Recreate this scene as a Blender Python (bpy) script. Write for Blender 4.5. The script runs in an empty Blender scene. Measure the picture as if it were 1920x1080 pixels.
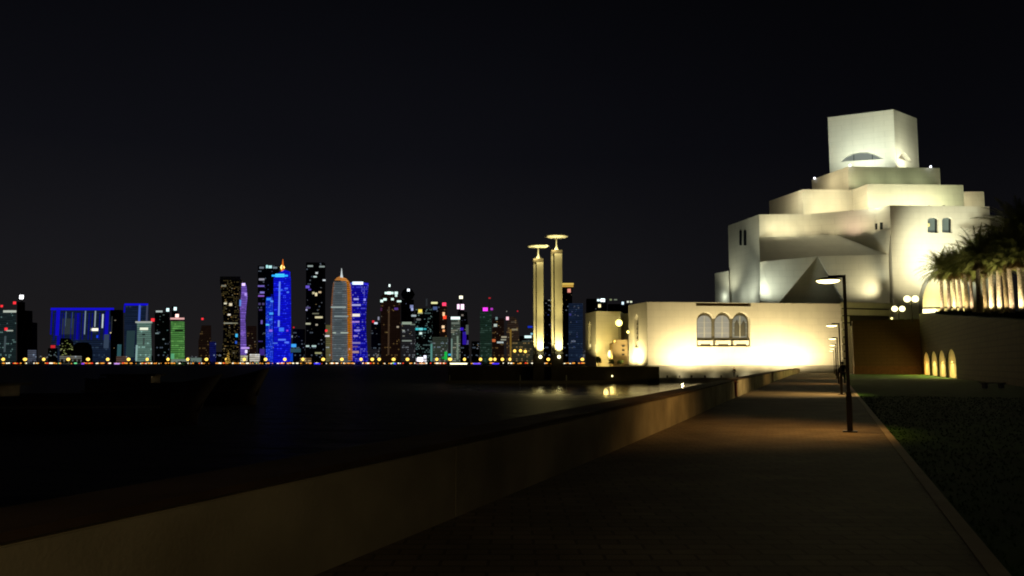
import bpy, bmesh, math, random
from mathutils import Vector, Matrix
random.seed(7)
S = bpy.context.scene
C = S.collection
# ---------------------------------------------------------------- camera
F = 1500.0; PITCH = math.atan(142 / 1500); H = 1.6
cam = bpy.data.cameras.new("camera"); cam.lens = 36 * F / 1920; cam.sensor_width = 36
cam.clip_start = 0.1; cam.clip_end = 20000
co = bpy.data.objects.new("camera", cam); C.objects.link(co)
co.location = (0, 0, H); co.rotation_euler = (math.pi / 2 + PITCH, 0, 0)
S.camera = co
# ---------------------------------------------------------------- world: night sky, faint city glow near the horizon
w = bpy.data.worlds.new("World"); S.world = w; w.use_nodes = True
nt = w.node_tree; nt.nodes.clear()
tc = nt.nodes.new('ShaderNodeTexCoord'); sx = nt.nodes.new('ShaderNodeSeparateXYZ')
rp = nt.nodes.new('ShaderNodeValToRGB'); bg = nt.nodes.new('ShaderNodeBackground'); wo = nt.nodes.new('ShaderNodeOutputWorld')
cr = rp.color_ramp
cr.elements[0].position = 0.0; cr.elements[0].color = (0.0112, 0.0100, 0.0102, 1)
cr.elements[1].position = 0.45; cr.elements[1].color = (0.0016, 0.0017, 0.0026, 1)
e = cr.elements.new(0.12); e.color = (0.0082, 0.0080, 0.0098, 1)
e = cr.elements.new(0.25); e.color = (0.0040, 0.0041, 0.0060, 1)
nt.links.new(tc.outputs['Generated'], sx.inputs[0]); nt.links.new(sx.outputs['Z'], rp.inputs[0])
mr = nt.nodes.new('ShaderNodeMapRange'); mr.interpolation_type = 'SMOOTHSTEP'        # the glow hangs over the city, left of the island
mr.inputs['From Min'].default_value = -.15; mr.inputs['From Max'].default_value = .5; mr.inputs['To Min'].default_value = 1.08; mr.inputs['To Max'].default_value = .55
ns = nt.nodes.new('ShaderNodeTexNoise'); ns.inputs['Scale'].default_value = 2.2; ns.inputs['Detail'].default_value = 3
mm = nt.nodes.new('ShaderNodeMath'); mm.operation = 'MULTIPLY_ADD'; mm.inputs[1].default_value = .35; mm.inputs[2].default_value = .82
m3 = nt.nodes.new('ShaderNodeMath'); m3.operation = 'MULTIPLY'; vs = nt.nodes.new('ShaderNodeVectorMath'); vs.operation = 'SCALE'
nt.links.new(sx.outputs['X'], mr.inputs[0]); nt.links.new(tc.outputs['Generated'], ns.inputs['Vector']); nt.links.new(ns.outputs[0], mm.inputs[0])
nt.links.new(mr.outputs[0], m3.inputs[0]); nt.links.new(mm.outputs[0], m3.inputs[1]); nt.links.new(rp.outputs[0], vs.inputs[0]); nt.links.new(m3.outputs[0], vs.inputs['Scale'])
nt.links.new(vs.outputs[0], bg.inputs[0]); nt.links.new(bg.outputs[0], wo.inputs[0])
bg.inputs[1].default_value = 1.0
S.view_settings.view_transform = 'Standard'; S.view_settings.look = 'None'
S.view_settings.exposure = 0; S.view_settings.gamma = 1
S.render.engine = 'CYCLES'
S.cycles.filter_width = 1.9
S.cycles.max_bounces = 5; S.cycles.diffuse_bounces = 2; S.cycles.glossy_bounces = 3
S.cycles.sample_clamp_indirect = 3.0

# ---------------------------------------------------------------- measuring helpers
def ray(px, py):
    cx = (px - 960) / F; cy = (540 - py) / F
    return Vector((cx, math.cos(PITCH) - cy * math.sin(PITCH), math.sin(PITCH) + cy * math.cos(PITCH)))
def G(px, py, z):
    r = ray(px, py); return Vector((0, 0, H)) + r * ((z - H) / r.z)
def P(px, py, Y):
    r = ray(px, py); return Vector((0, 0, H)) + r * (Y / r.y)
def onface(px, py, A, B):           # where the sight line meets the vertical plane through A and B
    t = B - A; n = Vector((-t.y, t.x, 0)); r = ray(px, py); o = Vector((0, 0, H))
    return o + r * (n.dot(A - o) / n.dot(r))
_r = ray(1560, 682); _n = math.hypot(_r.x, _r.y); D = Vector((_r.x / _n, _r.y / _n, 0)); N = Vector((D.y, -D.x, 0))
ROT = -math.atan2(D.x, D.y)
def W(s, L, z=0.0):                  # path frame: s along the promenade, L to its right
    return D * s + N * L + Vector((0, 0, z))
def lin(c):
    return tuple((v / 255 / 12.92) if v / 255 <= .04045 else ((v / 255 + .055) / 1.055) ** 2.4 for v in c)

# ---------------------------------------------------------------- materials
MATS = {}
def mat(name, col, rough=.7, metal=0., noise=0., nscale=3., bump=0., bscale=20., emit=None, es=0., brick=None):
    if name in MATS: return MATS[name]
    m = bpy.data.materials.new(name); m.use_nodes = True; MATS[name] = m
    t = m.node_tree; b = t.nodes['Principled BSDF']
    b.inputs['Base Color'].default_value = (*col, 1); b.inputs['Roughness'].default_value = rough
    b.inputs['Metallic'].default_value = metal
    if rough >= .75: b.inputs['Specular IOR Level'].default_value = .12
    g = t.nodes.new('ShaderNodeTexCoord')
    src = None
    if noise:
        n = t.nodes.new('ShaderNodeTexNoise'); n.inputs['Scale'].default_value = nscale; n.inputs['Detail'].default_value = 6
        t.links.new(g.outputs['Object'], n.inputs['Vector'])
        r = t.nodes.new('ShaderNodeValToRGB')
        r.color_ramp.elements[0].position = .3; r.color_ramp.elements[1].position = .7
        r.color_ramp.elements[0].color = (*[c * (1 - noise) for c in col], 1)
        r.color_ramp.elements[1].color = (*[min(1, c * (1 + noise)) for c in col], 1)
        t.links.new(n.outputs['Fac'], r.inputs[0]); src = r.outputs[0]
    if brick:
        bk = t.nodes.new('ShaderNodeTexBrick'); bk.inputs['Scale'].default_value = brick[0]
        bk.inputs['Mortar Size'].default_value = brick[1]; bk.inputs['Color1'].default_value = (1, 1, 1, 1)
        bk.inputs['Color2'].default_value = (.72, .72, .72, 1); bk.inputs['Mortar'].default_value = (.45, .45, .45, 1)
        if len(brick) > 2: bk.inputs['Brick Width'].default_value = brick[2]; bk.inputs['Row Height'].default_value = brick[3]
        t.links.new(g.outputs['Object'] if len(brick) < 5 else g.outputs['Object'], bk.inputs['Vector'])
        mx = t.nodes.new('ShaderNodeMixRGB'); mx.blend_type = 'MULTIPLY'; mx.inputs[0].default_value = 1
        if src: t.links.new(src, mx.inputs[1])
        else: mx.inputs[1].default_value = (*col, 1)
        t.links.new(bk.outputs['Color'], mx.inputs[2]); src = mx.outputs[0]
    if src: t.links.new(src, b.inputs['Base Color'])
    if bump:
        n2 = t.nodes.new('ShaderNodeTexNoise'); n2.inputs['Scale'].default_value = bscale; n2.inputs['Detail'].default_value = 5
        t.links.new(g.outputs['Object'], n2.inputs['Vector'])
        bp = t.nodes.new('ShaderNodeBump'); bp.inputs['Strength'].default_value = bump; bp.inputs['Distance'].default_value = .05
        t.links.new(n2.outputs['Fac'], bp.inputs['Height']); t.links.new(bp.outputs[0], b.inputs['Normal'])
    if emit:
        b.inputs['Emission Color'].default_value = (*emit, 1); b.inputs['Emission Strength'].default_value = es
        m.cycles.emission_sampling = 'NONE'
    return m
def glow(rgb, s=1.0):                # material of a lamp, lit window or glowing far surface; rgb in 0..255
    k = 'light_%d_%d_%d_%.1f' % (*rgb, s)
    return mat(k, (.02, .02, .02), .6, emit=lin(rgb), es=s)

def facade(name, base, win=(255, 230, 190), win2=(190, 220, 255), frac=.12, cw=4., ch=4.5, es=.5, wash=None, ws=0., rowdark=.5, cells=.0):
    """glass tower skin: office windows lit at random, optional flood or LED wash painted in as glow, broken up by the floor slabs"""
    m = bpy.data.materials.new(name); m.use_nodes = True; t = m.node_tree; nd = t.nodes; lk = t.links
    b = nd['Principled BSDF']; b.inputs['Base Color'].default_value = (*base, 1); b.inputs['Roughness'].default_value = .5
    b.inputs['Specular IOR Level'].default_value = .1
    g = nd.new('ShaderNodeTexCoord'); s = nd.new('ShaderNodeSeparateXYZ'); lk.new(g.outputs['Object'], s.inputs[0])
    def M(op, a, bb=None, v=None):
        n = nd.new('ShaderNodeMath'); n.operation = op
        for i, q in enumerate((a, bb)):
            if q is None: continue
            if isinstance(q, (int, float)): n.inputs[i].default_value = q
            else: lk.new(q, n.inputs[i])
        return n.outputs[0]
    u = M('DIVIDE', M('ADD', s.outputs['X'], M('MULTIPLY', s.outputs['Y'], .9)), cw); v = M('DIVIDE', s.outputs['Z'], ch)
    fu = M('FLOOR', u); fv = M('FLOOR', v)
    cmb = nd.new('ShaderNodeCombineXYZ'); lk.new(fu, cmb.inputs[0]); lk.new(fv, cmb.inputs[1])
    wn = nd.new('ShaderNodeTexWhiteNoise'); wn.noise_dimensions = '3D'; lk.new(cmb.outputs[0], wn.inputs['Vector'])
    cm2 = nd.new('ShaderNodeCombineXYZ'); lk.new(M('FLOOR', M('DIVIDE', fu, 4.)), cm2.inputs[0]); lk.new(fv, cm2.inputs[1]); cm2.inputs[2].default_value = 5
    wn2 = nd.new('ShaderNodeTexWhiteNoise'); wn2.noise_dimensions = '3D'; lk.new(cm2.outputs[0], wn2.inputs['Vector'])
    comb = M('ADD', M('MULTIPLY', wn.outputs['Value'], .55), M('MULTIPLY', wn2.outputs['Value'], .45))
    lit = M('GREATER_THAN', comb, 1 - frac ** .62 * .75)
    gap = M('MULTIPLY', M('GREATER_THAN', M('FRACT', v), .35), M('GREATER_THAN', M('FRACT', u), .18))
    lit = M('MULTIPLY', M('MULTIPLY', lit, gap), M('ADD', M('MULTIPLY', wn.outputs['Value'], .8), .2))
    mc = nd.new('ShaderNodeMixRGB'); lk.new(wn2.outputs['Value'], mc.inputs[0])
    mc.inputs[1].default_value = (*lin(win), 1); mc.inputs[2].default_value = (*lin(win2), 1)
    a1 = nd.new('ShaderNodeVectorMath'); a1.operation = 'SCALE'; lk.new(mc.outputs[0], a1.inputs[0]); lk.new(M('MULTIPLY', lit, es * .65), a1.inputs['Scale'])
    outv = a1.outputs[0]
    if wash:  # floodlight and ambient light painted as the skin's own emission
        band = M('ADD', M('MULTIPLY', M('GREATER_THAN', M('FRACT', v), rowdark), .6), .4)
        band = M('MULTIPLY', band, M('ADD', .8, M('MULTIPLY', wn2.outputs['Value'], .4)))
        a2 = nd.new('ShaderNodeVectorMath'); a2.operation = 'SCALE'; a2.inputs[0].default_value = lin(wash); lk.new(M('MULTIPLY', band, ws), a2.inputs['Scale'])
        a3 = nd.new('ShaderNodeVectorMath'); a3.operation = 'ADD'; lk.new(outv, a3.inputs[0]); lk.new(a2.outputs[0], a3.inputs[1]); outv = a3.outputs[0]
    lk.new(outv, b.inputs['Emission Color']); b.inputs['Emission Strength'].default_value = 1
    m.cycles.emission_sampling = 'NONE'
    return m

# ---------------------------------------------------------------- object helpers
def tag(o, label=None, cat=None, group=None, kind=None):
    for k, v in (('label', label), ('category', cat), ('group', group), ('kind', kind)):
        if v: o[k] = v
    return o
def thing(name, label, cat, loc=(0, 0, 0), rz=0, group=None):
    o = bpy.data.objects.new(name, None); C.objects.link(o); o.empty_display_size = .2
    o.location = loc; o.rotation_euler = (0, 0, rz); return tag(o, label, cat, group)
def link(name, bm, m, parent=None, smooth=False, world=False):
    """one mesh object; world=True: vertices were given in world space, move them into the parent's space"""
    me = bpy.data.meshes.new(name)
    if world and parent is not None:
        root = parent
        mw = Matrix.Identity(4); q = parent
        while q is not None:
            mw = Matrix.LocRotScale(q.location, q.rotation_euler, q.scale) @ mw; q = q.parent
        bmesh.ops.transform(bm, matrix=mw.inverted(), verts=bm.verts)
    bmesh.ops.recalc_face_normals(bm, faces=bm.faces)
    bm.to_mesh(me); bm.free()
    me.materials.append(m)
    if smooth:
        for p in me.polygons: p.use_smooth = True
    o = bpy.data.objects.new(name, me); C.objects.link(o)
    if parent is not None: o.parent = parent
    return o
def add_box(bm, x0, x1, y0, y1, z0, z1, rot=None):
    vs = [bm.verts.new((x, y, z)) for z in (z0, z1) for x, y in ((x0, y0), (x1, y0), (x1, y1), (x0, y1))]
    for f in ((0, 3, 2, 1), (4, 5, 6, 7), (0, 1, 5, 4), (1, 2, 6, 5), (2, 3, 7, 6), (3, 0, 4, 7)): bm.faces.new([vs[i] for i in f])
    if rot: bmesh.ops.transform(bm, matrix=rot, verts=vs)
    return vs
def box(x0, x1, y0, y1, z0, z1):
    bm = bmesh.new(); add_box(bm, x0, x1, y0, y1, z0, z1); return bm
def prism(pts, z0, z1, bm=None):
    bm = bm or bmesh.new(); n = len(pts)
    a = [bm.verts.new((p[0], p[1], z0)) for p in pts]; b = [bm.verts.new((p[0], p[1], z1)) for p in pts]
    bm.faces.new(a[::-1]); bm.faces.new(b)
    for i in range(n): bm.faces.new((a[i], a[(i + 1) % n], b[(i + 1) % n], b[i]))
    return bm
def extrude_poly(pts, vec, bm=None):
    bm = bm or bmesh.new(); n = len(pts); vec = Vector(vec)
    a = [bm.verts.new(Vector(p)) for p in pts]; b = [bm.verts.new(Vector(p) + vec) for p in pts]
    bm.faces.new(a[::-1]); bm.faces.new(b)
    for i in range(n): bm.faces.new((a[i], a[(i + 1) % n], b[(i + 1) % n], b[i]))
    return bm
def lathe(prof, n=20, bm=None, cx=0, cy=0):
    bm = bm or bmesh.new(); rings = []
    for r, z in prof:
        rings.append([bm.verts.new((cx + r * math.cos(2 * math.pi * i / n), cy + r * math.sin(2 * math.pi * i / n), z)) for i in range(n)])
    for a, b in zip(rings, rings[1:]):
        for i in range(n): bm.faces.new((a[i], a[(i + 1) % n], b[(i + 1) % n], b[i]))
    bm.faces.new(rings[0][::-1]); bm.faces.new(rings[-1]); return bm
def tube(pts, rads, n=8, bm=None):
    bm = bm or bmesh.new(); rings = []
    pts = [Vector(p) for p in pts]
    for i, p in enumerate(pts):
        t = (pts[min(i + 1, len(pts) - 1)] - pts[max(i - 1, 0)]).normalized()
        a = t.orthogonal().normalized() if abs(t.z) < .9 else Vector((1, 0, 0)); a = (a - t * a.dot(t)).normalized(); b = t.cross(a)
        rings.append([bm.verts.new(p + (a * math.cos(2 * math.pi * k / n) + b * math.sin(2 * math.pi * k / n)) * rads[i]) for k in range(n)])
    for a, b in zip(rings, rings[1:]):
        for i in range(n): bm.faces.new((a[i], a[(i + 1) % n], b[(i + 1) % n], b[i]))
    bm.faces.new(rings[0][::-1]); bm.faces.new(rings[-1]); return bm
def ball(r, loc=(0, 0, 0), sc=(1, 1, 1), seg=16, bm=None):
    bm = bm or bmesh.new()
    g = bmesh.ops.create_uvsphere(bm, u_segments=seg, v_segments=max(6, seg // 2), radius=r)
    bmesh.ops.transform(bm, matrix=Matrix.Translation(loc) @ Matrix.Diagonal((*sc, 1)), verts=g['verts']); return bm
def cut(o, cutters):
    """carve the cutter meshes out of o and keep only the result"""
    tmp = []
    for bm in cutters:
        bmesh.ops.recalc_face_normals(bm, faces=bm.faces)
        me = bpy.data.meshes.new('t'); bm.to_mesh(me); bm.free()
        c = bpy.data.objects.new('t', me); C.objects.link(c); tmp.append(c)
        md = o.modifiers.new('b', 'BOOLEAN'); md.operation = 'DIFFERENCE'; md.solver = 'EXACT'; md.object = c
        c.parent = o.parent
    bpy.context.view_layer.update()
    me = bpy.data.meshes.new_from_object(o.evaluated_get(bpy.context.evaluated_depsgraph_get()))
    o.modifiers.clear(); o.data = me
    for c in tmp: bpy.data.objects.remove(c)
def copy_tree(o, parent=None):
    c = o.copy(); C.objects.link(c)
    if parent is not None: c.parent = parent
    for ch in list(o.children): copy_tree(ch, c)
    return c
def light(parent, kind, loc, power, col=(255, 225, 160), size=.3, aim=None, spot=None, blend=.8, name='lamp_light', wscale=None, world=True):
    L = bpy.data.lights.new(name, kind); L.energy = power; L.color = lin(col)
    if kind == 'AREA': L.shape = 'DISK'; L.size = size
    else: L.shadow_soft_size = size
    if kind == 'SPOT': L.spot_size = math.radians(spot or 90); L.spot_blend = blend
    o = bpy.data.objects.new(name, L); C.objects.link(o)
    loc = Vector(loc); q = Vector((0, 0, -1))
    if aim is not None: q = (Vector(aim) - loc).normalized()
    mw = Matrix.Translation(loc) @ q.to_track_quat('-Z', 'Y').to_matrix().to_4x4()
    if parent is not None:
        o.parent = parent
        if world:
            pm = Matrix.LocRotScale(parent.location, parent.rotation_euler, parent.scale); mw = pm.inverted() @ mw
    o.matrix_basis = mw
    return o

# ---------------------------------------------------------------- common materials
STONE = mat('pale_limestone', (.60, .565, .47), .75, noise=.05, nscale=.12, bump=.05, bscale=1.5)
def stone_joints(name, col, bw, bh, amt=.12):
    m = mat(name, col, .75, noise=.07, nscale=.15, bump=.05, bscale=1.5); t = m.node_tree; b = t.nodes['Principled BSDF']
    src = b.inputs['Base Color'].links[0].from_socket; g = t.nodes.new('ShaderNodeTexCoord'); sp = t.nodes.new('ShaderNodeSeparateXYZ'); t.links.new(g.outputs['Object'], sp.inputs[0])
    ad = t.nodes.new('ShaderNodeMath'); ad.operation = 'MULTIPLY_ADD'; t.links.new(sp.outputs['Y'], ad.inputs[0]); ad.inputs[1].default_value = .8; t.links.new(sp.outputs['X'], ad.inputs[2])
    cb = t.nodes.new('ShaderNodeCombineXYZ'); t.links.new(ad.outputs[0], cb.inputs[0]); t.links.new(sp.outputs['Z'], cb.inputs[1])
    bk = t.nodes.new('ShaderNodeTexBrick'); bk.inputs['Scale'].default_value = 1; bk.inputs['Brick Width'].default_value = bw; bk.inputs['Row Height'].default_value = bh; bk.inputs['Mortar Size'].default_value = .05
    bk.inputs['Color1'].default_value = (1, 1, 1, 1); bk.inputs['Color2'].default_value = (1 - amt * .7,) * 3 + (1,); bk.inputs['Mortar'].default_value = (1 - amt * 2.2,) * 3 + (1,); t.links.new(cb.outputs[0], bk.inputs['Vector'])
    mp = t.nodes.new('ShaderNodeMapping'); mp.inputs['Scale'].default_value = (1.1, 1.1, .06); t.links.new(g.outputs['Object'], mp.inputs[0])
    n = t.nodes.new('ShaderNodeTexNoise'); n.inputs['Scale'].default_value = 1; n.inputs['Detail'].default_value = 4; t.links.new(mp.outputs[0], n.inputs['Vector'])
    rm = t.nodes.new('ShaderNodeMapRange'); rm.inputs['From Min'].default_value = .35; rm.inputs['From Max'].default_value = .7; rm.inputs['To Min'].default_value = 1.0; rm.inputs['To Max'].default_value = 1 - amt; t.links.new(n.outputs[0], rm.inputs[0])
    m1 = t.nodes.new('ShaderNodeMixRGB'); m1.blend_type = 'MULTIPLY'; m1.inputs[0].default_value = 1; t.links.new(src, m1.inputs[1]); t.links.new(bk.outputs['Color'], m1.inputs[2])
    m2 = t.nodes.new('ShaderNodeMixRGB'); m2.blend_type = 'MULTIPLY'; m2.inputs[0].default_value = 1; t.links.new(m1.outputs[0], m2.inputs[1]); t.links.new(rm.outputs[0], m2.inputs[2]); t.links.new(m2.outputs[0], b.inputs['Base Color'])
    return m
STONE = stone_joints('jointed_limestone', (.64, .61, .52), 2.4, 1.2, .045)
PLINTH = mat('grey_granite', (.22, .21, .18), .7, noise=.25, nscale=.4, bump=.1)
DARKST = mat('dark_recess_tone', (.05, .045, .035), .8)
CONC = mat('sea_wall_concrete', (.36, .31, .21), .85, noise=.38, nscale=.7, bump=.12, bscale=30)
METAL = mat('dark_lamp_metal', (.035, .028, .02), .45, .6)
GREY = mat('grey_metal', (.25, .25, .24), .5, .3)

# ================================================================= SETTING
def make_water():
    m = bpy.data.materials.new('sea_water'); m.use_nodes = True; t = m.node_tree; t.nodes.remove(t.nodes['Principled BSDF']); b = t.nodes.new('ShaderNodeBsdfGlossy'); df = t.nodes.new('ShaderNodeBsdfDiffuse'); df.inputs[0].default_value = (.003, .006, .010, 1)
    fr = t.nodes.new('ShaderNodeFresnel'); fr.inputs[0].default_value = 1.33; ms = t.nodes.new('ShaderNodeMixShader')
    t.links.new(fr.outputs[0], ms.inputs[0]); t.links.new(df.outputs[0], ms.inputs[1]); t.links.new(b.outputs[0], ms.inputs[2]); t.links.new(ms.outputs[0], t.nodes['Material Output'].inputs[0])
    g = t.nodes.new('ShaderNodeTexCoord'); mp = t.nodes.new('ShaderNodeMapping'); mp.inputs['Scale'].default_value = (.55, 1.0, 1)
    t.links.new(g.outputs['Object'], mp.inputs[0])
    n1 = t.nodes.new('ShaderNodeTexNoise'); n1.inputs['Scale'].default_value = .55; n1.inputs['Detail'].default_value = 5
    n2 = t.nodes.new('ShaderNodeTexNoise'); n2.inputs['Scale'].default_value = 3.2; n2.inputs['Detail'].default_value = 3
    for n in (n1, n2): t.links.new(mp.outputs[0], n.inputs['Vector'])
    ds = t.nodes.new('ShaderNodeVectorMath'); ds.operation = 'DISTANCE'; mp2 = t.nodes.new('ShaderNodeMapping'); mp2.inputs['Scale'].default_value = (1, .75, 0)
    t.links.new(g.outputs['Object'], mp2.inputs[0]); t.links.new(mp2.outputs[0], ds.inputs[0]); ds.inputs[1].default_value = (24, 86, 0)
    ad = t.nodes.new('ShaderNodeMath'); ad.operation = 'MULTIPLY_ADD'; t.links.new(n1.outputs[0], ad.inputs[0]); ad.inputs[1].default_value = 14; t.links.new(ds.outputs['Value'], ad.inputs[2])
    def rng(a, c, sock):
        q = t.nodes.new('ShaderNodeMapRange'); q.inputs['From Min'].default_value = 26; q.inputs['From Max'].default_value = 50; q.inputs['To Min'].default_value = a; q.inputs['To Max'].default_value = c
        q.interpolation_type = 'SMOOTHSTEP'; t.links.new(ad.outputs[0], q.inputs[0]); t.links.new(q.outputs[0], sock)
    rng(.075, .42, b.inputs['Roughness']); rng(1.0, .26, b.inputs['Color'])
    b1 = t.nodes.new('ShaderNodeBump'); b1.inputs['Distance'].default_value = .40; b1.inputs['Strength'].default_value = 1
    b2 = t.nodes.new('ShaderNodeBump'); b2.inputs['Distance'].default_value = .035; b2.inputs['Strength'].default_value = 1
    rng(.4, 1, b1.inputs['Strength']); rng(.45, 1, b2.inputs['Strength']); t.links.new(n1.outputs[0], b1.inputs['Height']); t.links.new(n2.outputs[0], b2.inputs['Height'])
    t.links.new(b1.outputs[0], b2.inputs['Normal']); t.links.new(b2.outputs[0], b.inputs['Normal'])
    bm = bmesh.new(); v = [bm.verts.new(p) for p in ((-4000, -300, -1.5), (4000, -300, -1.5), (4000, 1830, -1.5), (-4000, 1830, -1.5))]; bm.faces.new(v)
    tag(link('water', bm, m), kind='structure')
make_water()
LAND = mat('far_shore_ground', (.03, .028, .022), .9, noise=.3, nscale=.01)
tag(link('far_shore', box(-6000, 6000, 1800, 9000, -3, 1.0), LAND), kind='structure')
# promenade slab: brick paving between sea wall and lawn
PAVE = mat('brick_paving', (.18, .135, .085), .75, noise=.3, nscale=.8, bump=.5, bscale=50, brick=(1.3, .02))
GRASSM = mat('lawn_grass', (.028, .08, .010), .95, noise=.3, nscale=.8, bump=.3, bscale=30)
def pathpoly(pts, z0, z1): return prism([W(s, L) for s, L in pts], z0, z1)
WL = [(-30, -3.62), (10, -3.72), (25, -3.95), (43, -4.55), (80, -5.2), (124, -5.6), (150, -5.2)]   # inner face of the sea wall
def wl(s):
    for a, b in zip(WL, WL[1:]):
        if a[0] <= s <= b[0]: return a[1] + (b[1] - a[1]) * (s - a[0]) / (b[0] - a[0])
    return WL[-1][1]
tag(link('quay_ledge', pathpoly([(-40, -5.2), (-40, -3.3), (155, -3.3), (155, -7.2), (60, -6.2), (25, -5.2)], -3, -.9), mat('quay_stone', (.16, .12, .085), .85, noise=.3, nscale=.8, bump=.6, bscale=5)), kind='structure')
tag(link('ground', pathpoly([(-60, -3.3), (-60, 150), (400, 150), (400, -3.3)], -3, -.01), LAND), kind='structure')
tag(link('promenade_pavement', pathpoly([(-30, -3.3), (-30, 1.05), (150, 1.05), (150, -5), (124, -5.4), (60, -4.6)], -.5, .0), PAVE), kind='structure')
KERB = mat('kerb_stone', (.3, .24, .16), .8, noise=.15, nscale=2)
tag(link('kerb', pathpoly([(-30, 1.05), (-30, 1.2), (134, 1.2), (134, 1.05)], -.5, .012), KERB), kind='structure')
tag(link('lawn', pathpoly([(-30, 1.2), (-30, 12.4), (134.1, 12.4), (134.1, 1.2)], -.5, .004), GRASSM), kind='structure')

# grass blades on the lawn near the path
def grass():
    bm = bmesh.new(); rnd = random.Random(3)
    for i in range(14000):
        s = 4 + 40 * rnd.random() ** 1.4; L = 1.22 + (10.9) * rnd.random() ** 1.3
        p = W(s, L, .0); h = rnd.uniform(.02, .05); a = rnd.uniform(0, math.pi); wd = rnd.uniform(.006, .014) * (1 + s / 25)
        q = Vector((math.cos(a), math.sin(a), 0)) * wd; tip = p + Vector((rnd.uniform(-.03, .03), rnd.uniform(-.03, .03), h))
        bm.faces.new([bm.verts.new(p - q), bm.verts.new(p + q), bm.verts.new(tip)])
    tag(link('grass', bm, mat('grass_blade', (.026, .066, .010), .9)), 'short dark green lawn grass beside the promenade', 'grass', kind='stuff')
grass()

# sea wall in straight runs with gaps closed by red brown bollards
def wall_run(s0, s1, label):
    n = max(1, int((s1 - s0) / 6)); pts = []
    ss = [s0 + (s1 - s0) * i / n for i in range(n + 1)]
    pin = []
    for i, s in enumerate(ss):
        if 0 < i < n: pin += [W(s - .012, wl(s)), W(s - .012, wl(s) - .03), W(s + .012, wl(s) - .03), W(s + .012, wl(s))]
        else: pin.append(W(s, wl(s)))
    pout = [W(s, wl(s) - .62) for s in ss]
    bm = prism(pin + pout[::-1], -.95, .75)
    es = [e for e in bm.edges if all(abs(v.co.z - .75) < 1e-4 for v in e.verts) and e.calc_length() > 1]
    bmesh.ops.bevel(bm, geom=es, offset=.025, segments=2, affect='EDGES', clamp_overlap=True)
    t = thing('sea_wall', label, 'sea wall', W(s0, wl(s0)), ROT)
    link('wall', bm, CONC, t, world=True)
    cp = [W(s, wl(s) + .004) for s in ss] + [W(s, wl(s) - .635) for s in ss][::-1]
    link('coping', prism(cp, .752, .80), mat('shade_dark_coping', (.085, .055, .038), .9, noise=.3, nscale=1.2), t, world=True)  # wall top's lack of light painted as a darker coping colour
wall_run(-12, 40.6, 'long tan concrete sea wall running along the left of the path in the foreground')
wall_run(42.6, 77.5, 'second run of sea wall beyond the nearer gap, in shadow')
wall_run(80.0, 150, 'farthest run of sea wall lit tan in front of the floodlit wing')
REDM = mat('red_brown_paint', (.22, .035, .012), .6)
for s, lab in ((41.6, 'red-brown square bollard in the nearer gap of the sea wall'), (78.8, 'red-brown square bollard in the farther gap of the sea wall')):
    t = thing('bollard', lab, 'bollard', W(s, wl(s) - .12), ROT)
    link('post', box(-.17, .17, -.17, .17, 0, .66), REDM, t)
    link('cap', lathe([(.24, .66), (.24, .70), (.1, .76)], 4), REDM, t)

# ================================================================= PROMENADE LAMPS
def make_lamp(label, loc, power, tint):
    t = thing('street_lamp', label, 'street lamp', loc, ROT, 'lamps along the promenade')
    link('pole', box(-.038, .038, -.045, .045, 0, 3.72), METAL, t)
    link('base_box', box(-.062, .062, -.07, .07, 0, .95), METAL, t)
    link('base_plate', box(-.16, .16, -.16, .16, .004, .03), METAL, t)
    link('arm', box(-.36, -.038, -.035, .035, 3.66, 3.72), METAL, t)
    bm = lathe([(.10, 0), (.27, .015), (.29, .04), (.16, .075), (.05, .085)], 28)
    bmesh.ops.translate(bm, verts=bm.verts, vec=(-.36, 0, 3.585))
    hd = link('lamp_head', bm, METAL, t, True)
    bm = lathe([(.12, -.05), (.22, -.03), (.265, .0), (.265, .012)], 28)
    bmesh.ops.translate(bm, verts=bm.verts, vec=(-.36, 0, 3.585))
    link('diffuser', bm, glow((255, 236, 160), 6), hd, True)
    L = light(t, 'SPOT', Vector((-.36, 0, 3.50)), power, tint, .15, aim=(-.36 - 1.7, 0 if power != 320 else 1.8, 0), spot=122 if power != 320 else 155, blend=.7, world=False)
    return t
for s, L, p, c, lab in ((20.66, .34, 560, (255, 196, 112), 'nearest promenade lamp with a curved head on the left of its tall dark pole'),
                     (45.26, .41, 1500, (255, 218, 145), 'second promenade lamp from the viewer, with a shorter looking pole'),
                     (69.5, .45, 500, (255, 200, 120), 'third promenade lamp from the viewer'),
                     (93.5, .45, 500, (255, 200, 120), 'fourth promenade lamp, small in the row'),
                     (115.5, .45, 160, (255, 200, 120), 'fifth promenade lamp, far down the path'),
                     (137, .3, 160, (255, 200, 120), 'sixth and farthest promenade lamp, low against the lit wing'),
                     (-4.0, .3, 320, (255, 226, 165), 'promenade lamp standing behind the viewpoint')):
    make_lamp(lab, W(s, L), p, c)

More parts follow.
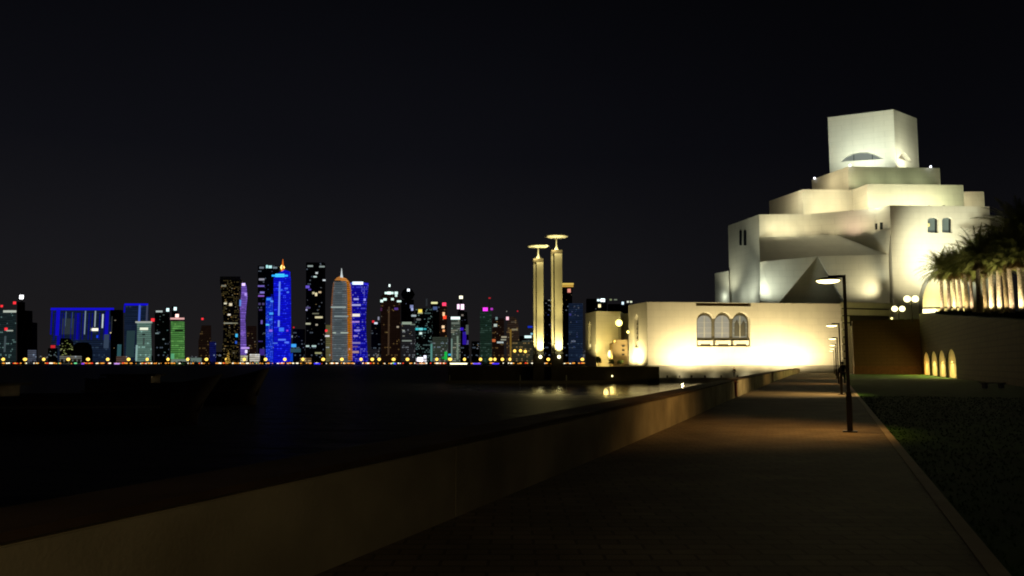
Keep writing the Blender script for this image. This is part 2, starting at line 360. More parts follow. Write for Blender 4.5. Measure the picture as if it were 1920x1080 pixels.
# ================================================================= RETAINING WALL, ARCADE, TERRACE
BROWN = stone_joints('terrace_wall_stone', (.065, .040, .018), 1.6, .5, .12)
def rz_(s):           # height of the ramp beside the path
    return max(.4, 4.4 + (s - 62) * .0655)
def make_retaining():
    t = thing('retaining_wall', 'long dark stone retaining wall with four lit pointed arches beside the lawn', 'retaining wall', W(60, 12.4), ROT)
    o = t.location
    ss = [-10, 20, 40, 62, 85, 110, 134.0]
    pts = [W(-10, 12.4, -.3)] + [W(s, 12.4, rz_(s)) for s in ss] + [W(134.0, 12.4, -.3)]
    bm = extrude_poly(pts, N * 2.4)
    ow = link('wall', bm, stone_joints('ramp_wall_stone', (.05, .038, .022), 1.6, .5, .3), t, world=True)
    # four niches; their edges follow the photograph's sight lines onto the wall face
    A = W(0, 12.4); B = W(100, 12.4); inv = Matrix.LocRotScale(t.location, t.rotation_euler, None).inverted()
    ed = [(1731.5, 1743), (1745, 1757.5), (1759, 1773), (1775.5, 1793)]; cs = []
    for a, b in ed:
        pa = onface(a, 690, A, B); pb = onface(b, 690, A, B); s0 = pb.dot(D); s1 = pa.dot(D); mid = (s0 + s1) / 2; r = (s1 - s0) / 2
        prof = [(s0, .02), (s0, 1.75)]
        k = 10
        for i in range(1, k): 
            q = i / k; prof.append((s0 + r * (1 - math.cos(q * math.pi / 2) ** 1.0), 1.75 + 1.5 * math.sin(q * math.pi / 2) ** 1.15))
        prof.append((mid, 3.27))
        for i in range(k - 1, 0, -1):
            q = i / k; prof.append((s1 - r * (1 - math.cos(q * math.pi / 2) ** 1.0), 1.75 + 1.5 * math.sin(q * math.pi / 2) ** 1.15))
        prof += [(s1, 1.75), (s1, .02)]
        bmc = extrude_poly([W(s, 12.1, z) for s, z in prof], N * .46); bmesh.ops.transform(bmc, matrix=inv, verts=bmc.verts); cs.append(bmc)
        # pale back of the niche
        prof2 = [(mid + (s - mid) * 1.0, z) for s, z in prof]
        bmb = extrude_poly([W(s, 12.51, z + .003) for s, z in prof2], N * .35)
        nb = link('niche', bmb, mat('niche_plaster', (.62, .52, .32), .8, noise=.12, nscale=.5), t, world=True)
        bml = extrude_poly([W(s0, 12.47, 1.7), W(s0, 12.47, 1.78), W(s1, 12.47, 1.78), W(s1, 12.47, 1.7)], N * .1)
        link('ledge', bml, mat('niche_ledge', (.5, .4, .22), .8), nb, world=True)
        light(t, 'SPOT', W(mid - 1.6, 10.4, .25), 270, (255, 222, 140), .15, aim=W(mid - 1.2, 13.0, 1.2), spot=92, blend=.7)
        light(t, 'SPOT', W(mid + 1.6, 10.4, .25), 270, (255, 222, 140), .15, aim=W(mid + 1.2, 13.0, 1.2), spot=92, blend=.7)
        light(t, 'AREA', W(mid, 12.3, 2.2), 520, (245, 225, 130), .5, aim=W(mid, 9.0, 0))
    cut(ow, cs)
    return t
RW = make_retaining()
tag(link('terrace_slope', (lambda: (lambda bm: bm)(
    (lambda bm, ss: ([bm.faces.new(q) for q in
        [(lambda a, b: [bm.verts.new(W(a, 14.8, rz_(a) - .05)), bm.verts.new(W(b, 14.8, rz_(b) - .05)), bm.verts.new(W(b, 60, rz_(b) - .05)), bm.verts.new(W(a, 60, rz_(a) - .05))])(a, b) for a, b in zip(ss, ss[1:])]], bm)[1])
    (bmesh.new(), [-10, 20, 40, 62, 85, 110, 134.0, 150])))(), mat('terrace_soil', (.05, .045, .025), .95, noise=.4, nscale=.7, bump=.6, bscale=3)), kind='structure')
# brown wall that closes the lawn, across the path frame
t = thing('terrace_wall', 'wide brown wall closing the far end of the lawn, beneath the globe lamps', 'wall', W(134.1, 7), ROT)
link('wall', box(-3.85, 5.6, 0, 6, 1.25, 8.05), BROWN, t)
link('plinth', box(-3.9, 5.6, -.12, 6, 0, 1.25), mat('dark_plinth', (.07, .035, .015), .8, noise=.2), t)
link('coping', box(-3.9, 5.6, -.06, 6.05, 8.05, 8.25), BROWN, t)
light(t, 'POINT', W(130, 11.0, .6), 150, (255, 170, 60), .5)  # added light without a lamp, stands in for the arcade's orange spill
# planted edge above the wall
def bush(bm, c, r, rnd, n=260, leaf=.16):
    for i in range(n):
        v = Vector((rnd.gauss(0, 1), rnd.gauss(0, 1), rnd.gauss(0, 1))).normalized() * r * rnd.uniform(.6, 1.05)
        v.z = abs(v.z) * .9; p = Vector(c) + v
        a = Vector((rnd.gauss(0, 1), rnd.gauss(0, 1), rnd.gauss(0, 1))).normalized() * leaf; b = a.orthogonal().normalized() * leaf * .5
        bm.faces.new([bm.verts.new(p - a), bm.verts.new(p + b), bm.verts.new(p + a), bm.verts.new(p - b)])
LEAF = mat('shrub_leaf', (.04, .06, .015), .8, noise=.4, nscale=2)
rnd = random.Random(11)
bm = bmesh.new()
for i in range(40):
    s = 60 + 66 * i / 40; bush(bm, W(s + rnd.uniform(-1, 1), 14.2 + rnd.uniform(-.4, .6), rz_(s) - .15), rnd.uniform(.4, .75), rnd, 130)
tag(link('hedge', bm, LEAF), 'ragged dark hedge along the top of the ramp wall under the palms', 'hedge')

# pale slab on the lawn at the right
bm = box(-.8, .8, -.22, .22, .30, .38); add_box(bm, -.65, -.5, -.18, .18, 0, .30); add_box(bm, .5, .65, -.18, .18, 0, .30)
tb = tag(link('bench', bm, mat('bench_stone', (.34, .32, .28), .8, noise=.1)), 'low pale stone bench on the dark lawn beside the retaining wall', 'bench')
tb.location = G(1862, 728, 0); tb.rotation_euler = (0, 0, .1)

# ================================================================= PALMS
BARK = mat('palm_bark', (.44, .37, .27), .9, noise=.6, nscale=5)
FROND = mat('palm_frond', (.15, .165, .045), .75, noise=.3, nscale=1.5)
DEADF = mat('dry_palm_frond', (.22, .15, .07), .85, noise=.3, nscale=2)
def trunk_mesh(h, r, seed):
    bm = bmesh.new(); n = 16; rows = int(h / .13); rings = []; rn = random.Random(seed)
    lean = (rn.uniform(-.25, .25), rn.uniform(-.2, .2))
    for j in range(rows + 1):
        z = h * j / rows; rr = r * (1.12 - .2 * j / rows) * (1 + .35 * math.exp(-z / .35))
        if z > h - .7: rr *= 1 + .45 * (z - h + .7) / .7
        ring = []
        for i in range(n):
            bump = 1 + .14 * (1 if (i + j) % 2 else -1)
            a = 2 * math.pi * (i + .0) / n
            q = (z / h) ** 2
            ring.append(bm.verts.new((lean[0] * q + rr * bump * math.cos(a), lean[1] * q + rr * bump * math.sin(a), z)))
        rings.append(ring)
    for a, b in zip(rings, rings[1:]):
        for i in range(n): bm.faces.new((a[i], a[(i + 1) % n], b[(i + 1) % n], b[i]))
    bm.faces.new(rings[0][::-1]); bm.faces.new(rings[-1]); return bm, lean
def frond(bm, base, az, el, ln, rn, droop=1.0):
    p = Vector(base); k = 13; dirv = Vector((math.cos(az) * math.cos(el), math.sin(az) * math.cos(el), math.sin(el))); pts = [p.copy()]
    side0 = Vector((-math.sin(az), math.cos(az), 0))
    for i in range(k):
        dirv = (dirv + Vector((0, 0, -.115 * droop * (i / k + .35)))).normalized(); p = p + dirv * ln / k; pts.append(p.copy())
    for a, b in zip(pts, pts[1:]):
        q = side0 * .022; bm.faces.new([bm.verts.new(a - q), bm.verts.new(a + q), bm.verts.new(b + q), bm.verts.new(b - q)])
    for i in range(1, len(pts)):
        fr = i / k; t = (pts[i] - pts[i - 1]).normalized()
        for sub in (0, .5):
            o = pts[i - 1].lerp(pts[i], sub)
            ll = (.62 * math.sin(math.pi * min(1, fr * .86 + .12)) + .12) * rn.uniform(.8, 1.1)
            for sg in (-1, 1):
                v = (side0 * sg * .78 + t * .62 + Vector((0, 0, rn.uniform(-.05, .35)))).normalized() * ll
                v.z -= ll * .25; wd = t * .05
                bm.faces.new([bm.verts.new(o - wd), bm.verts.new(o + wd), bm.verts.new(o + v)])
def make_palm(h, seed):
    rn = random.Random(seed); t = thing('palm_tree', '', 'palm tree')
    bm, ln = trunk_mesh(h, .21, seed); link('trunk', bm, BARK, t)
    top = Vector((ln[0], ln[1], h - .05)); bm = bmesh.new()
    for i in range(78):
        u = (i + .5) / 78; el = math.radians(78 - 84 * u + rn.uniform(-8, 8)); frond(bm, top + Vector((0, 0, .25)), i * 2.39996 + rn.uniform(-.2, .2), el, rn.uniform(3.5, 4.3) * (.85 + .2 * (1 - abs(u - .5))), rn, .95)
    link('crown', bm, FROND, t)
    bm = bmesh.new()
    for i in range(7):
        frond(bm, top + Vector((0, 0, -.1)), i * 2.39996, math.radians(rn.uniform(-62, -25)), rn.uniform(.6, 1.1), rn, .8)
    link('dry_fronds', bm, DEADF, t)
    return t
protos = [make_palm(6.3, 1), make_palm(5.8, 2), make_palm(6.0, 3)]
used = set()
PALMS = [ # pixel x of the trunk, distance along path row, lateral, label
 (1768, 15.6, 'leftmost palm, its dark trunk in front of the arched gateway', 0, 1),
 (1781, 17.5, 'second palm from the left, slim red-lit trunk close to the gateway', 0, 1),
 (1792, 15.6, 'third palm from the left, trunk bright beside a strip of floodlit wall', 1, 0),
 (1803, 19.0, 'fourth palm from the left, set back, pink-lit trunk', 0, 1),
 (1814, 15.8, 'fifth palm from the left, scaly bark brightly lit', 1, 2),
 (1824, 19.5, 'sixth palm from the left, trunk set back behind the row', 1, 1),
 (1837, 13.9, 'palm with an unlit black trunk standing in front of the lit ones', 2, 3),
 (1850, 17.5, 'palm just right of the black-trunked palm, dim trunk', 1, 2),
 (1861, 15.8, 'palm whose trunk base glows white hot from an uplight', 1, 0),
 (1876, 15.5, 'palm with golden scaly trunk, fourth from the right edge', 2, 0),
 (1889, 19.0, 'palm with trunk set back, third from the right edge', 0, 2),
 (1899, 15.4, 'palm with leaning brown trunk, second from the right edge', 2, 1),
 (1917, 15.0, 'rightmost palm at the picture edge with a bright yellow trunk', 2, 0)]
for px, L, lab, v, lit in PALMS:
    L = 15.4 + (px - 1768) / 150 * 6 + (L - 15.4) * .7
    A = W(0, L); B = W(100, L); q = onface(px, 600, A, B); s = q.dot(D)
    if v not in used: o = protos[v]; used.add(v)
    else: o = copy_tree(protos[v])
    o.location = W(s, L, rz_(s) - .1); o.rotation_euler = (0, 0, random.uniform(0, 6.28)); sc = random.uniform(.97, 1.08) * (1 + .12 * (px - 1768) / 150); o.scale = (sc, sc, sc)
    tag(o, lab, 'palm tree', 'palm trees on the terrace'); o['lit'] = 0
    del o['lit']
    if lit != 3:
        pos = W(s - 1.5, L - .7, rz_(s) + .25)
        light(None, 'SPOT', pos, (1700, 700, 480)[lit], ((255, 240, 190), (255, 226, 190), (255, 228, 165))[lit], .12, aim=W(s, L, rz_(s) + 3.2), spot=100, name='palm_uplight')
# extra crowns rising behind, against the sky at the right
for px, L, h, lab in ((1842, 25, 1.28, 'palm behind the row whose crown stands against the pale upper wall'), (1868, 27, 1.42, 'tall palm behind the row with its crown above the low roof end'),
                      (1893, 26, 1.46, 'tall palm behind the row, crown dark against the night sky'), (1921, 24, 1.62, 'tallest palm, crown cut by the right picture edge')):
    A = W(0, L); B = W(100, L); q = onface(px, 600, A, B); s = q.dot(D); o = copy_tree(protos[0]); o.location = W(s, L, rz_(s) - .1); o.rotation_euler = (0, 0, px); o.scale = (h, h, h)
    tag(o, lab, 'palm tree', 'palm trees on the terrace')

# ================================================================= MUSEUM
def V2(*a): return Vector(a)
MUS = thing('museum_building', 'floodlit pale stone museum of stacked angular blocks topped by a square tower', 'museum', P(1668, 690, 165) * 1)
MUS.location.z = 0
def mpart(name, pts, z0, z1, m=STONE):
    return link(name, prism([(p.x, p.y) for p in pts], z0, z1), m, MUS, world=True)
def facepoly(name, pxs, A, B, m, parent, out=.05, thick=.3):
    """a polygon lying on the vertical face through A and B, outlined by sight lines, out metres proud of it"""
    t = (B - A).normalized(); n = Vector((t.y, -t.x, 0)); 
    if n.dot(Vector((0, 0, H)) - A) < 0: n = -n
    pts = [onface(x, y, A, B) + n * out for x, y in pxs]
    return link(name, extrude_poly(pts, -n * thick), m, parent, world=True)
def facecut(pxs, A, B, depth, parent):
    t = (B - A).normalized(); n = Vector((t.y, -t.x, 0))
    if n.dot(Vector((0, 0, H)) - A) < 0: n = -n
    pts = [onface(x, y, A, B) + n * .4 for x, y in pxs]
    bm = extrude_poly(pts, -n * (depth + .4))
    bmesh.ops.transform(bm, matrix=Matrix.LocRotScale(parent.location, parent.rotation_euler, None).inverted(), verts=bm.verts); return bm
def arc_px(x0, x1, ybase, ytop, n=12, base=None, tilt=0):
    pts = []
    for i in range(n + 1):
        a = math.pi * i / n; pts.append(((x0 + x1) / 2 - (x1 - x0) / 2 * math.cos(a), ybase - (ybase - ytop) * math.sin(a) + tilt * (1 - math.cos(a)) / 2))
    if base is not None: pts = [(x0, base)] + pts + [(x1, base)]
    return pts
GLASSG = mat('lit_grey_glass', (.05, .055, .055), .4, emit=lin((104, 108, 104)), es=.7)
GLASSD = mat('dim_blue_glass', (.06, .08, .08), .3, emit=lin((88, 96, 88)), es=.9)
BLACKG = mat('dark_window_glass', (.015, .018, .02), .25)
# tower
zA = P(1675, 205, 168).z; a1 = P(1675, 205, 168); a0 = G(1552, 220, zA); a2 = G(1719, 222, zA); a3 = a0 + (a2 - a1)
zB = P(1590, 312, 160).z; zC = P(1626, 345, 154).z; zD = P(1668, 385, 148).z; zE = P(1668, 430, 148).z
tw = mpart('tower', [a0, a1, a2, a3], zB - .5, zA)
cr1 = [(1576, 303), (1586, 294), (1598, 288), (1612, 285), (1626, 285), (1640, 289), (1650, 294), (1657, 298)]
cr2 = [(1684, 297), (1689, 290), (1695, 286), (1701, 291), (1706, 298), (1709, 304)]
cut(tw, [facecut(cr1, a0, a1, 1.2, MUS), facecut(cr2, a1, a2, 1.2, MUS)])
def scaled(pts, k):
    cx = sum(p[0] for p in pts) / len(pts); cy = sum(p[1] for p in pts) / len(pts); return [(cx + (x - cx) * k, cy + (y - cy) * k) for x, y in pts]
facepoly('window', scaled(cr1, 1.15), a0, a1, GLASSG, MUS, out=-1.0, thick=.15)
facepoly('window', scaled(cr2, 1.15), a1, a2, mat('tan_lit_glass', (.1, .09, .07), .4, emit=lin((110, 100, 80)), es=.9), MUS, out=-1.0, thick=.15)
for x in (1600, 1635): facepoly('mullion', [(x, 303), (x, 284), (x + 1.2, 284), (x + 1.2, 303)], a0, a1, BLACKG, MUS, out=-.85, thick=.1)
# tier B
b0 = G(1522, 337, zB); b1 = P(1590, 312, 160); b2 = G(1762, 315, zB); b3 = b2 + V2(4, 14, 0); b4 = b0 + V2(6, 12, 0)
mpart('upper_tier', [b0, b1, b2, b3, b4], zC - .5, zB)
# tier C
c0 = G(1442, 377, zC); c1 = G(1505, 355, zC); c2 = G(1598, 356, zC); c3 = P(1626, 345, 154); c4 = G(1806, 347, zC); c5 = c4 + V2(.6, 6, 0); c6 = G(1845, 359, zC); c7 = c6 + V2(4, 14, 0); c8 = c0 + V2(4, 10, 0)
mpart('middle_tier', [c0, c1, c2, c3, c4, c5, c6, c7, c8], zD - .5, zC)
# tier D band and the big right hand block
d0 = G(1365, 423, zD); d1 = G(1423, 402, zD); d2 = G(1520, 401, zD); d3 = G(1640, 391, zD); d4 = P(1668, 385, 148); dd = G(1683, 385, zD); d5 = G(1855, 387, zD); d6 = d5 + V2(.5, 8, 0); d7 = G(1883, 405, zD); d8 = d7 + V2(5, 16, 0); d9 = d0 + V2(6, 14, 0)
mpart('lower_tier', [d1, d2, d3, d4 + V2(-.02, .3, 0), d4 + V2(2, 12, 0), d1 + V2(2, 14, 0)], zE, zD)
rb = mpart('right_block', [d4, dd, d5, d6, d7, d8, d4 + V2(2, 20, 0)], -1, zD - .004)
# side face at the far left runs to the ground
mpart('left_block', [d0, d1 + V2(0, .15, 0), d1 + V2(3, 10, 0), d9], -1, zD - .006)
l0 = P(1340, 512, 174); l1 = P(1366, 508, 169.5)
mpart('side_block', [l0, l1, l1 + V2(4, 8, 0), l0 + V2(4, 10, 0)], -1, l1.z)
# faceted lower front: soffit, chamfer, two lit walls
def faceted():
    bm = bmesh.new(); v = lambda p: bm.verts.new(p)
    E1 = onface(1423, 445, d1, d2); E1.z = zE; E4 = Vector(d4); E4.z = zE
    g1 = P(1425, 491, 151.0); g2 = P(1533, 480.5, 150.0); g3 = P(1666, 477, 148.5)
    gl = P(1425, 600, 151.0); f1 = P(1453, 577, 150.4); f2 = P(1590, 577, 149.4); f3 = P(1670, 600, 148.3)
    h1 = P(1456, 577, 157.0); h2 = P(1584, 577, 156.0)
    e3 = onface(1569, 440, d2, d3) + V2(0, .2, 0)
    E1, E4, g1, g2, g3, gl, f1, f2, f3, h1, h2 = map(v, (E1, E4, g1, g2, g3, gl, f1, f2, f3, h1, h2)); m1 = v(e3)
    bm.faces.new((E1, g1, g2, m1)); bm.faces.new((m1, g2, g3)); bm.faces.new((m1, g3, E4))
    bm.faces.new((g1, gl, f1, g2)); bm.faces.new((g2, f1, h1)); bm.faces.new((g2, h1, h2)); bm.faces.new((g2, h2, f2)); bm.faces.new((g2, f2, f3, g3))
    base = [v(Vector((q.co.x, q.co.y, 11.0))) for q in (gl, f1, h1, h2, f2, f3)]
    for i, (a, b) in enumerate(((gl, f1), (f1, h1), (h1, h2), (h2, f2), (f2, f3))): bm.faces.new((a, base[i], base[i + 1], b))
    return link('faceted_wall', bm, STONE, MUS, world=True)
faceted()
bmx = prism([(p.x, p.y) for p in (P(1427, 600, 158.5), P(1670, 600, 157.5), P(1670, 600, 168), P(1425, 600, 168))], -1, zE + .2)
link('core', bmx, STONE, MUS, world=True)
# windows of the right block
RA, RB = dd, d5
wc = []
for x0, x1 in ((1739.5, 1760), (1766.5, 1786)): wc.append(facecut([(x0, 436), (x0, 412), (x0 + 4, 408), (x1 - 4, 407), (x1, 411), (x1, 437)], RA, RB, .9, MUS))
archpx = arc_px(1728, 1815, 566, 511, 20, base=640); wc.append(facecut(archpx, RA, RB, 5.0, MUS))
cut(rb, wc)
for x0, x1 in ((1739.5, 1760), (1766.5, 1786)): 
    g = facepoly('window', [(x0 - 1, 438), (x0 - 1, 406), (x1 + 1, 406), (x1 + 1, 438)], RA, RB, GLASSD, MUS, out=-.7, thick=.1)
    facepoly('jamb_strip', [(x1 - 3.5, 436), (x1 - 3.5, 409), (x1 - .3, 409), (x1 - .3, 436)], RA, RB, BLACKG, g, out=-.45, thick=.2)  # dark strip along the window's right jamb
facepoly('window_lamp', [(1739.5, 425), (1739.5, 419), (1743, 419), (1743, 425)], RA, RB, glow((255, 240, 140), 1.2), MUS, out=.05, thick=.1)
ring_o = arc_px(1722.5, 1820.5, 566, 506, 24, base=640); ring_i = arc_px(1728, 1815, 566, 511.5, 24, base=640)
def ringmesh():
    t = (RB - RA).normalized(); n = Vector((t.y, -t.x, 0)); n = -n if n.dot(-RA) < 0 else n
    bm = bmesh.new(); R = [[bm.verts.new(onface(x, y, RA, RB) + n * o) for x, y in ps] for ps, o in ((ring_o, .0), (ring_o, .35), (ring_i, .35), (ring_i, .0))]
    for k in range(3):
        for i in range(len(ring_o) - 1): bm.faces.new((R[k][i], R[k][i + 1], R[k + 1][i + 1], R[k + 1][i]))
    return bm
link('gateway_arch', ringmesh(), mat('arch_grey_stone', (.24, .24, .22), .7), MUS, world=True)
facepoly('gateway_soffit_lamp', arc_px(1730, 1763, 583, 577, 8)[:] + [(1755, 589), (1738, 589)], RA, RB, glow((255, 245, 190), 2.5), MUS, out=-.6, thick=.3)
facepoly('gateway_beam', [(1726, 579), (1726, 576), (1815, 574), (1815, 577)], RA, RB, DARKST, MUS, out=-.3, thick=.3)
# slit windows: left face and recess
for x0, x1 in ((1386.5, 1391), (1394.5, 1399.5)): 
    facepoly('window', arc_px(x0, x1, 435, 431, 6, base=460), d0, d1, BLACKG, MUS, out=.04, thick=.4)
for x0, x1, y0 in ((1641, 1645, 419), (1650, 1655, 417)): facepoly('window', [(x0, 431), (x0, y0), (x1, y0), (x1, 430)], d3, d4, BLACKG, MUS, out=.04, thick=.3)
# small white roof lamps
for x, y, Y in ((1527, 334, 170.5), (1594, 310, 159.5), (1745, 312.5, 160.6)):
    p = P(x, y, Y); link('roof_lamp', ball(.2, p, seg=10), glow((235, 240, 255), 5), MUS, world=True)
for x in (1741, 1769):
    p = P(x, 383.5, 150); link('roof_spotlight', box(p.x - .2, p.x + .2, p.y - .2, p.y + .2, zD, zD + .35), METAL, MUS, world=True)

WARM = (252, 241, 196); NEUT = (244, 248, 218); COOL = (236, 247, 228); GRN = (230, 242, 190); PINK = (255, 222, 192); AMB = (250, 234, 188)
def wash(px, py, Y, pw, col=WARM, size=.5): light(MUS, 'POINT', P(px, py, Y), pw * 5.1, col, size)
def flood(px, py, Y, apx, apy, aY, pw, col=NEUT, spot=60, size=.6): light(MUS, 'SPOT', P(px, py, Y), pw * 4.7, col, size, aim=P(apx, apy, aY), spot=spot, blend=1.0)
# tower: cool flood in front of each face from the tier B roof
flood(1618, 309, 162.0, 1612, 258, 170, 1500, COOL, 120)
flood(1640, 309, 163.0, 1640, 240, 169, 500, COOL, 120)
wash(1612, 304, 167.0, 50, COOL); wash(1650, 304, 165.5, 50, COOL); wash(1705, 304, 168.5, 16, WARM)
flood(1712, 311, 164.5, 1704, 262, 172, 1300, NEUT, 110)
# tier B
wash(1562, 330, 158, 90, AMB); wash(1538, 338, 164, 70, AMB)
for x in (1615, 1655, 1695, 1740): flood(x, 342.5, 156.8, x, 322, 160.5, 75, GRN, 130)
# tier C right face
for x, c, p in ((1640, NEUT, 90), (1664, WARM, 130), (1695, GRN, 90), (1725, NEUT, 140), (1752, WARM, 170), (1788, GRN, 170)): wash(x, 377, 150.0, p, c)
wash(1825, 375, 157.0, 110, WARM)
# tier C left faces
wash(1470, 374, 159.0, 90, AMB); wash(1490, 378, 156.5, 50, NEUT); wash(1545, 384, 155.5, 110, WARM); wash(1582, 380, 155.2, 90, AMB); wash(1612, 374, 152.5, 45, AMB)
# tier D band
for x, y, Y, p_, c_ in ((1435, 441, 154.8, 50, WARM), (1462, 441, 154.2, 150, WARM), (1490, 440, 154.4, 80, WARM), (1522, 439, 154.6, 45, AMB), (1562, 436, 152.6, 55, AMB), (1600, 433, 150.8, 80, PINK), (1632, 430, 149.4, 50, AMB)): flood(x, y, Y - 1.4, x + 2, y - 22, Y + 2.0, p_ * 2.1, c_, 100, .4)
# lower front: lamps sit behind the plane of the chamfer, close to the two walls they graze, so the chamfer stays in shade
flood(1400, 561, 148.8, 1490, 505, 150.2, 900, COOL, 75); flood(1420, 561, 146.0, 1455, 520, 150.5, 260, COOL, 80)
flood(1392, 562, 156, 1398, 490, 165, 330, COOL, 90); flood(1346, 562, 167, 1375, 450, 169, 420, NEUT, 100)
wash(1655, 546, 144.0, 16, WARM); flood(1668, 562, 145.8, 1600, 512, 148.8, 900, WARM, 85)
flood(1706, 562, 141.0, 1770, 430, 149, 650, NEUT, 75); flood(1664, 540, 146.6, 1652, 455, 148.6, 120, NEUT, 80)
wash(1396, 554, 160.0, 26, COOL); wash(1378, 556, 163.5, 22, COOL); wash(1352, 556, 170.5, 20, COOL)
# big right block, far floods standing on the terrace
flood(1700, 600, 130, 1745, 470, 150, 10000, WARM, 42); flood(1790, 560, 130, 1790, 440, 150, 9000, NEUT, 60)
# soft upper wash of the band and left faces from the wing roof
flood(1380, 562, 146, 1440, 410, 158, 1700, NEUT, 34)
# gateway interior
p = P(1765, 572, 150.8); light(MUS, 'POINT', p, 1000, (255, 235, 150), .6)

# ================================================================= LOW WING WITH TRIPLE ARCHED WINDOW
WG = thing('museum_wing', 'low floodlit cream wing rising from the water, with a triple arched window', 'building', (40, 140, 0))
w1 = P(1213, 566, 137); zW = w1.z; w0 = G(1178, 572.5, zW); w2 = G(1582, 569.5, zW); w0.z = w1.z
zP = P(1213, 685, 137).z
wb = [w0, w1, w2, w2 + V2(3, 16, 0), w0 + V2(4, 14, 0)]
wing = link('wall', prism([(p.x, p.y) for p in wb], zP, zW), STONE, WG, world=True)
cx = [(1306, 650), (1306, 603)]
for i, (a, b) in enumerate(((1306, 1340), (1340, 1373.5), (1373.5, 1407))):
    for k in range(1 if i else 0, 11):
        an = math.pi * k / 10
        yy = 603 - 18 * math.sin(an)
        if (i > 0 and k < 2) or (i < 2 and k > 8): yy = min(yy, 597)
        cx.append(((a + b) / 2 - (b - a) / 2 * math.cos(an), yy))
cx += [(1407, 650)]
sw = [(1189.5, 651), (1189.5, 600), (1190.5, 593), (1193, 588), (1195.8, 592), (1197, 600), (1197, 652)]
slot = [(1305, 573.5), (1305, 567.5), (1408, 568.5), (1408, 574.5)]
cut(wing, [facecut(cx, w1, w2, 1.1, WG), facecut(sw, w0, w1, .8, WG), facecut(slot, w1, w2, 1.2, WG)])
def poff(px, py): return (px, py)
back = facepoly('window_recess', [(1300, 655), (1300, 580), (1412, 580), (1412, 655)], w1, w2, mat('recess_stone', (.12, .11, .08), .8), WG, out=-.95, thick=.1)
WINL = mat('lit_pale_window', (.05, .05, .05), .4, noise=.2, nscale=3, emit=lin((160, 160, 150)), es=.62)
for i, (a, b) in enumerate(((1306, 1340), (1340, 1373.5), (1373.5, 1407))):
    a += 3.5; b -= 3.5
    if i == 0: a += .5
    g = facepoly('window', arc_px(a, b, 604, 591, 12, base=633), w1, w2, (WINL if i < 2 else GLASSG), WG, out=-.72, thick=.2)
    facepoly('mullion', [((a + b) / 2 - .5, 633), ((a + b) / 2 - .5, 592), ((a + b) / 2 + .5, 592), ((a + b) / 2 + .5, 633)], w1, w2, mat('pale_frame', (.4, .4, .36), .6), g, out=-.66, thick=.06)
    for yy in (604, 614, 624): facepoly('glazing_bar', [(a, yy + .5), (a, yy), (b, yy), (b, yy + .5)], w1, w2, MATS['pale_frame'], g, out=-.68, thick=.05)
    if i == 2:
        facepoly('drawn_blind', [(a + 3, 630), (a + 3, 606), (a + 8, 598), (a + 13, 612), (a + 20, 600), (a + 24, 606), (a + 24, 630)], w1, w2, mat('dark_fabric', (.06, .06, .055), .9), g, out=-.67, thick=.04)
    facepoly('railing', [(a, 636), (a, 633.5), (b, 633.5), (b, 636)], w1, w2, mat('rail_dark', (.05, .045, .03), .6), WG, out=-.55, thick=.12)
    s = facepoly('sill', [(a - .5, 647), (a - .5, 638.5), (b + 1, 638.5), (b + 1, 647)], w1, w2, STONE, WG, out=-.15, thick=.8)
    facepoly('sill_gap', [(a + 4, 648), (a + 4, 645), (b - 4, 645), (b - 4, 648)], w1, w2, DARKST, s, out=-.10, thick=.3)  # dark strip marking the gap under the sill
facepoly('window', [(1188, 653), (1188, 586), (1198, 586), (1198, 653)], w0, w1, mat('slit_glass', (.16, .14, .09), .4), WG, out=-.6, thick=.1)
facepoly('wall_lantern', arc_px(1190.5, 1196, 643, 639, 8) + [(1195, 650), (1191.5, 650)], w0, w1, glow((255, 235, 150), 1.3), WG, out=-.3, thick=.3)
for y in (607, 616, 625, 634): facepoly('slit_bar', [(1189, y + 1.6), (1189, y), (1197.5, y), (1197.5, y + 1.6)], w0, w1, DARKST, WG, out=-.4, thick=.1)
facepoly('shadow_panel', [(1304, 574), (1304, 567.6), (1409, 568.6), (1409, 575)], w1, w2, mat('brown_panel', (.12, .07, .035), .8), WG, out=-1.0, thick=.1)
nf = (lambda t: Vector((t.y, -t.x, 0)))((w2 - w1).normalized()); nl = (lambda t: Vector((t.y, -t.x, 0)))((w1 - w0).normalized())
pb = [w0 + nl * 1.0, w1 + (nf + nl) * .7, w2 + nf * 1.0, w2 + V2(3, 14, 0), w0 + V2(4, 13, 0)]
link('plinth', prism([(p.x, p.y) for p in pb], -.75, zP + .004), PLINTH, WG, world=True)
pb2 = [w0 + nl * 2.2, w1 + (nf + nl) * 1.7, w2 + nf * 2.4, w2 + V2(3, 14, 0), w0 + V2(4, 13, 0)]
link('footing', prism([(p.x, p.y) for p in pb2], -2.5, -.75), mat('wet_stone', (.07, .065, .05), .6, noise=.4, nscale=.5), WG, world=True)
for x, pw in ((1245, 130), (1268, 380), (1290, 620), (1315, 420), (1345, 300), (1375, 300), (1405, 340), (1435, 480), (1465, 700), (1492, 560), (1520, 220), (1555, 120)):
    q = onface(x, 684, w1, w2) + nf * 4.2; q.z = zP + .3
    q2 = q - nf * 2.6; q = q2; fx = link('floodlight', box(q.x - .15, q.x + .15, q.y - .1, q.y + .1, -.75, -.35), METAL, WG, world=True)
    q = q + nf * 2.6; light(WG, 'SPOT', q, pw * 4.2, (255, 230, 172), .25, aim=q - nf * 4.2 + V2(0, 0, 5.2), spot=160, blend=.6)
for x, pw in ((1187, 130), (1200, 210)):
    q = onface(x, 684, w0, w1) + nl * 2.2; q.z = zP + .3
    light(WG, 'SPOT', q, pw * 13, (255, 232, 165), .25, aim=q - nl * 2.2 + V2(0, 0, 4.0), spot=150, blend=.8)
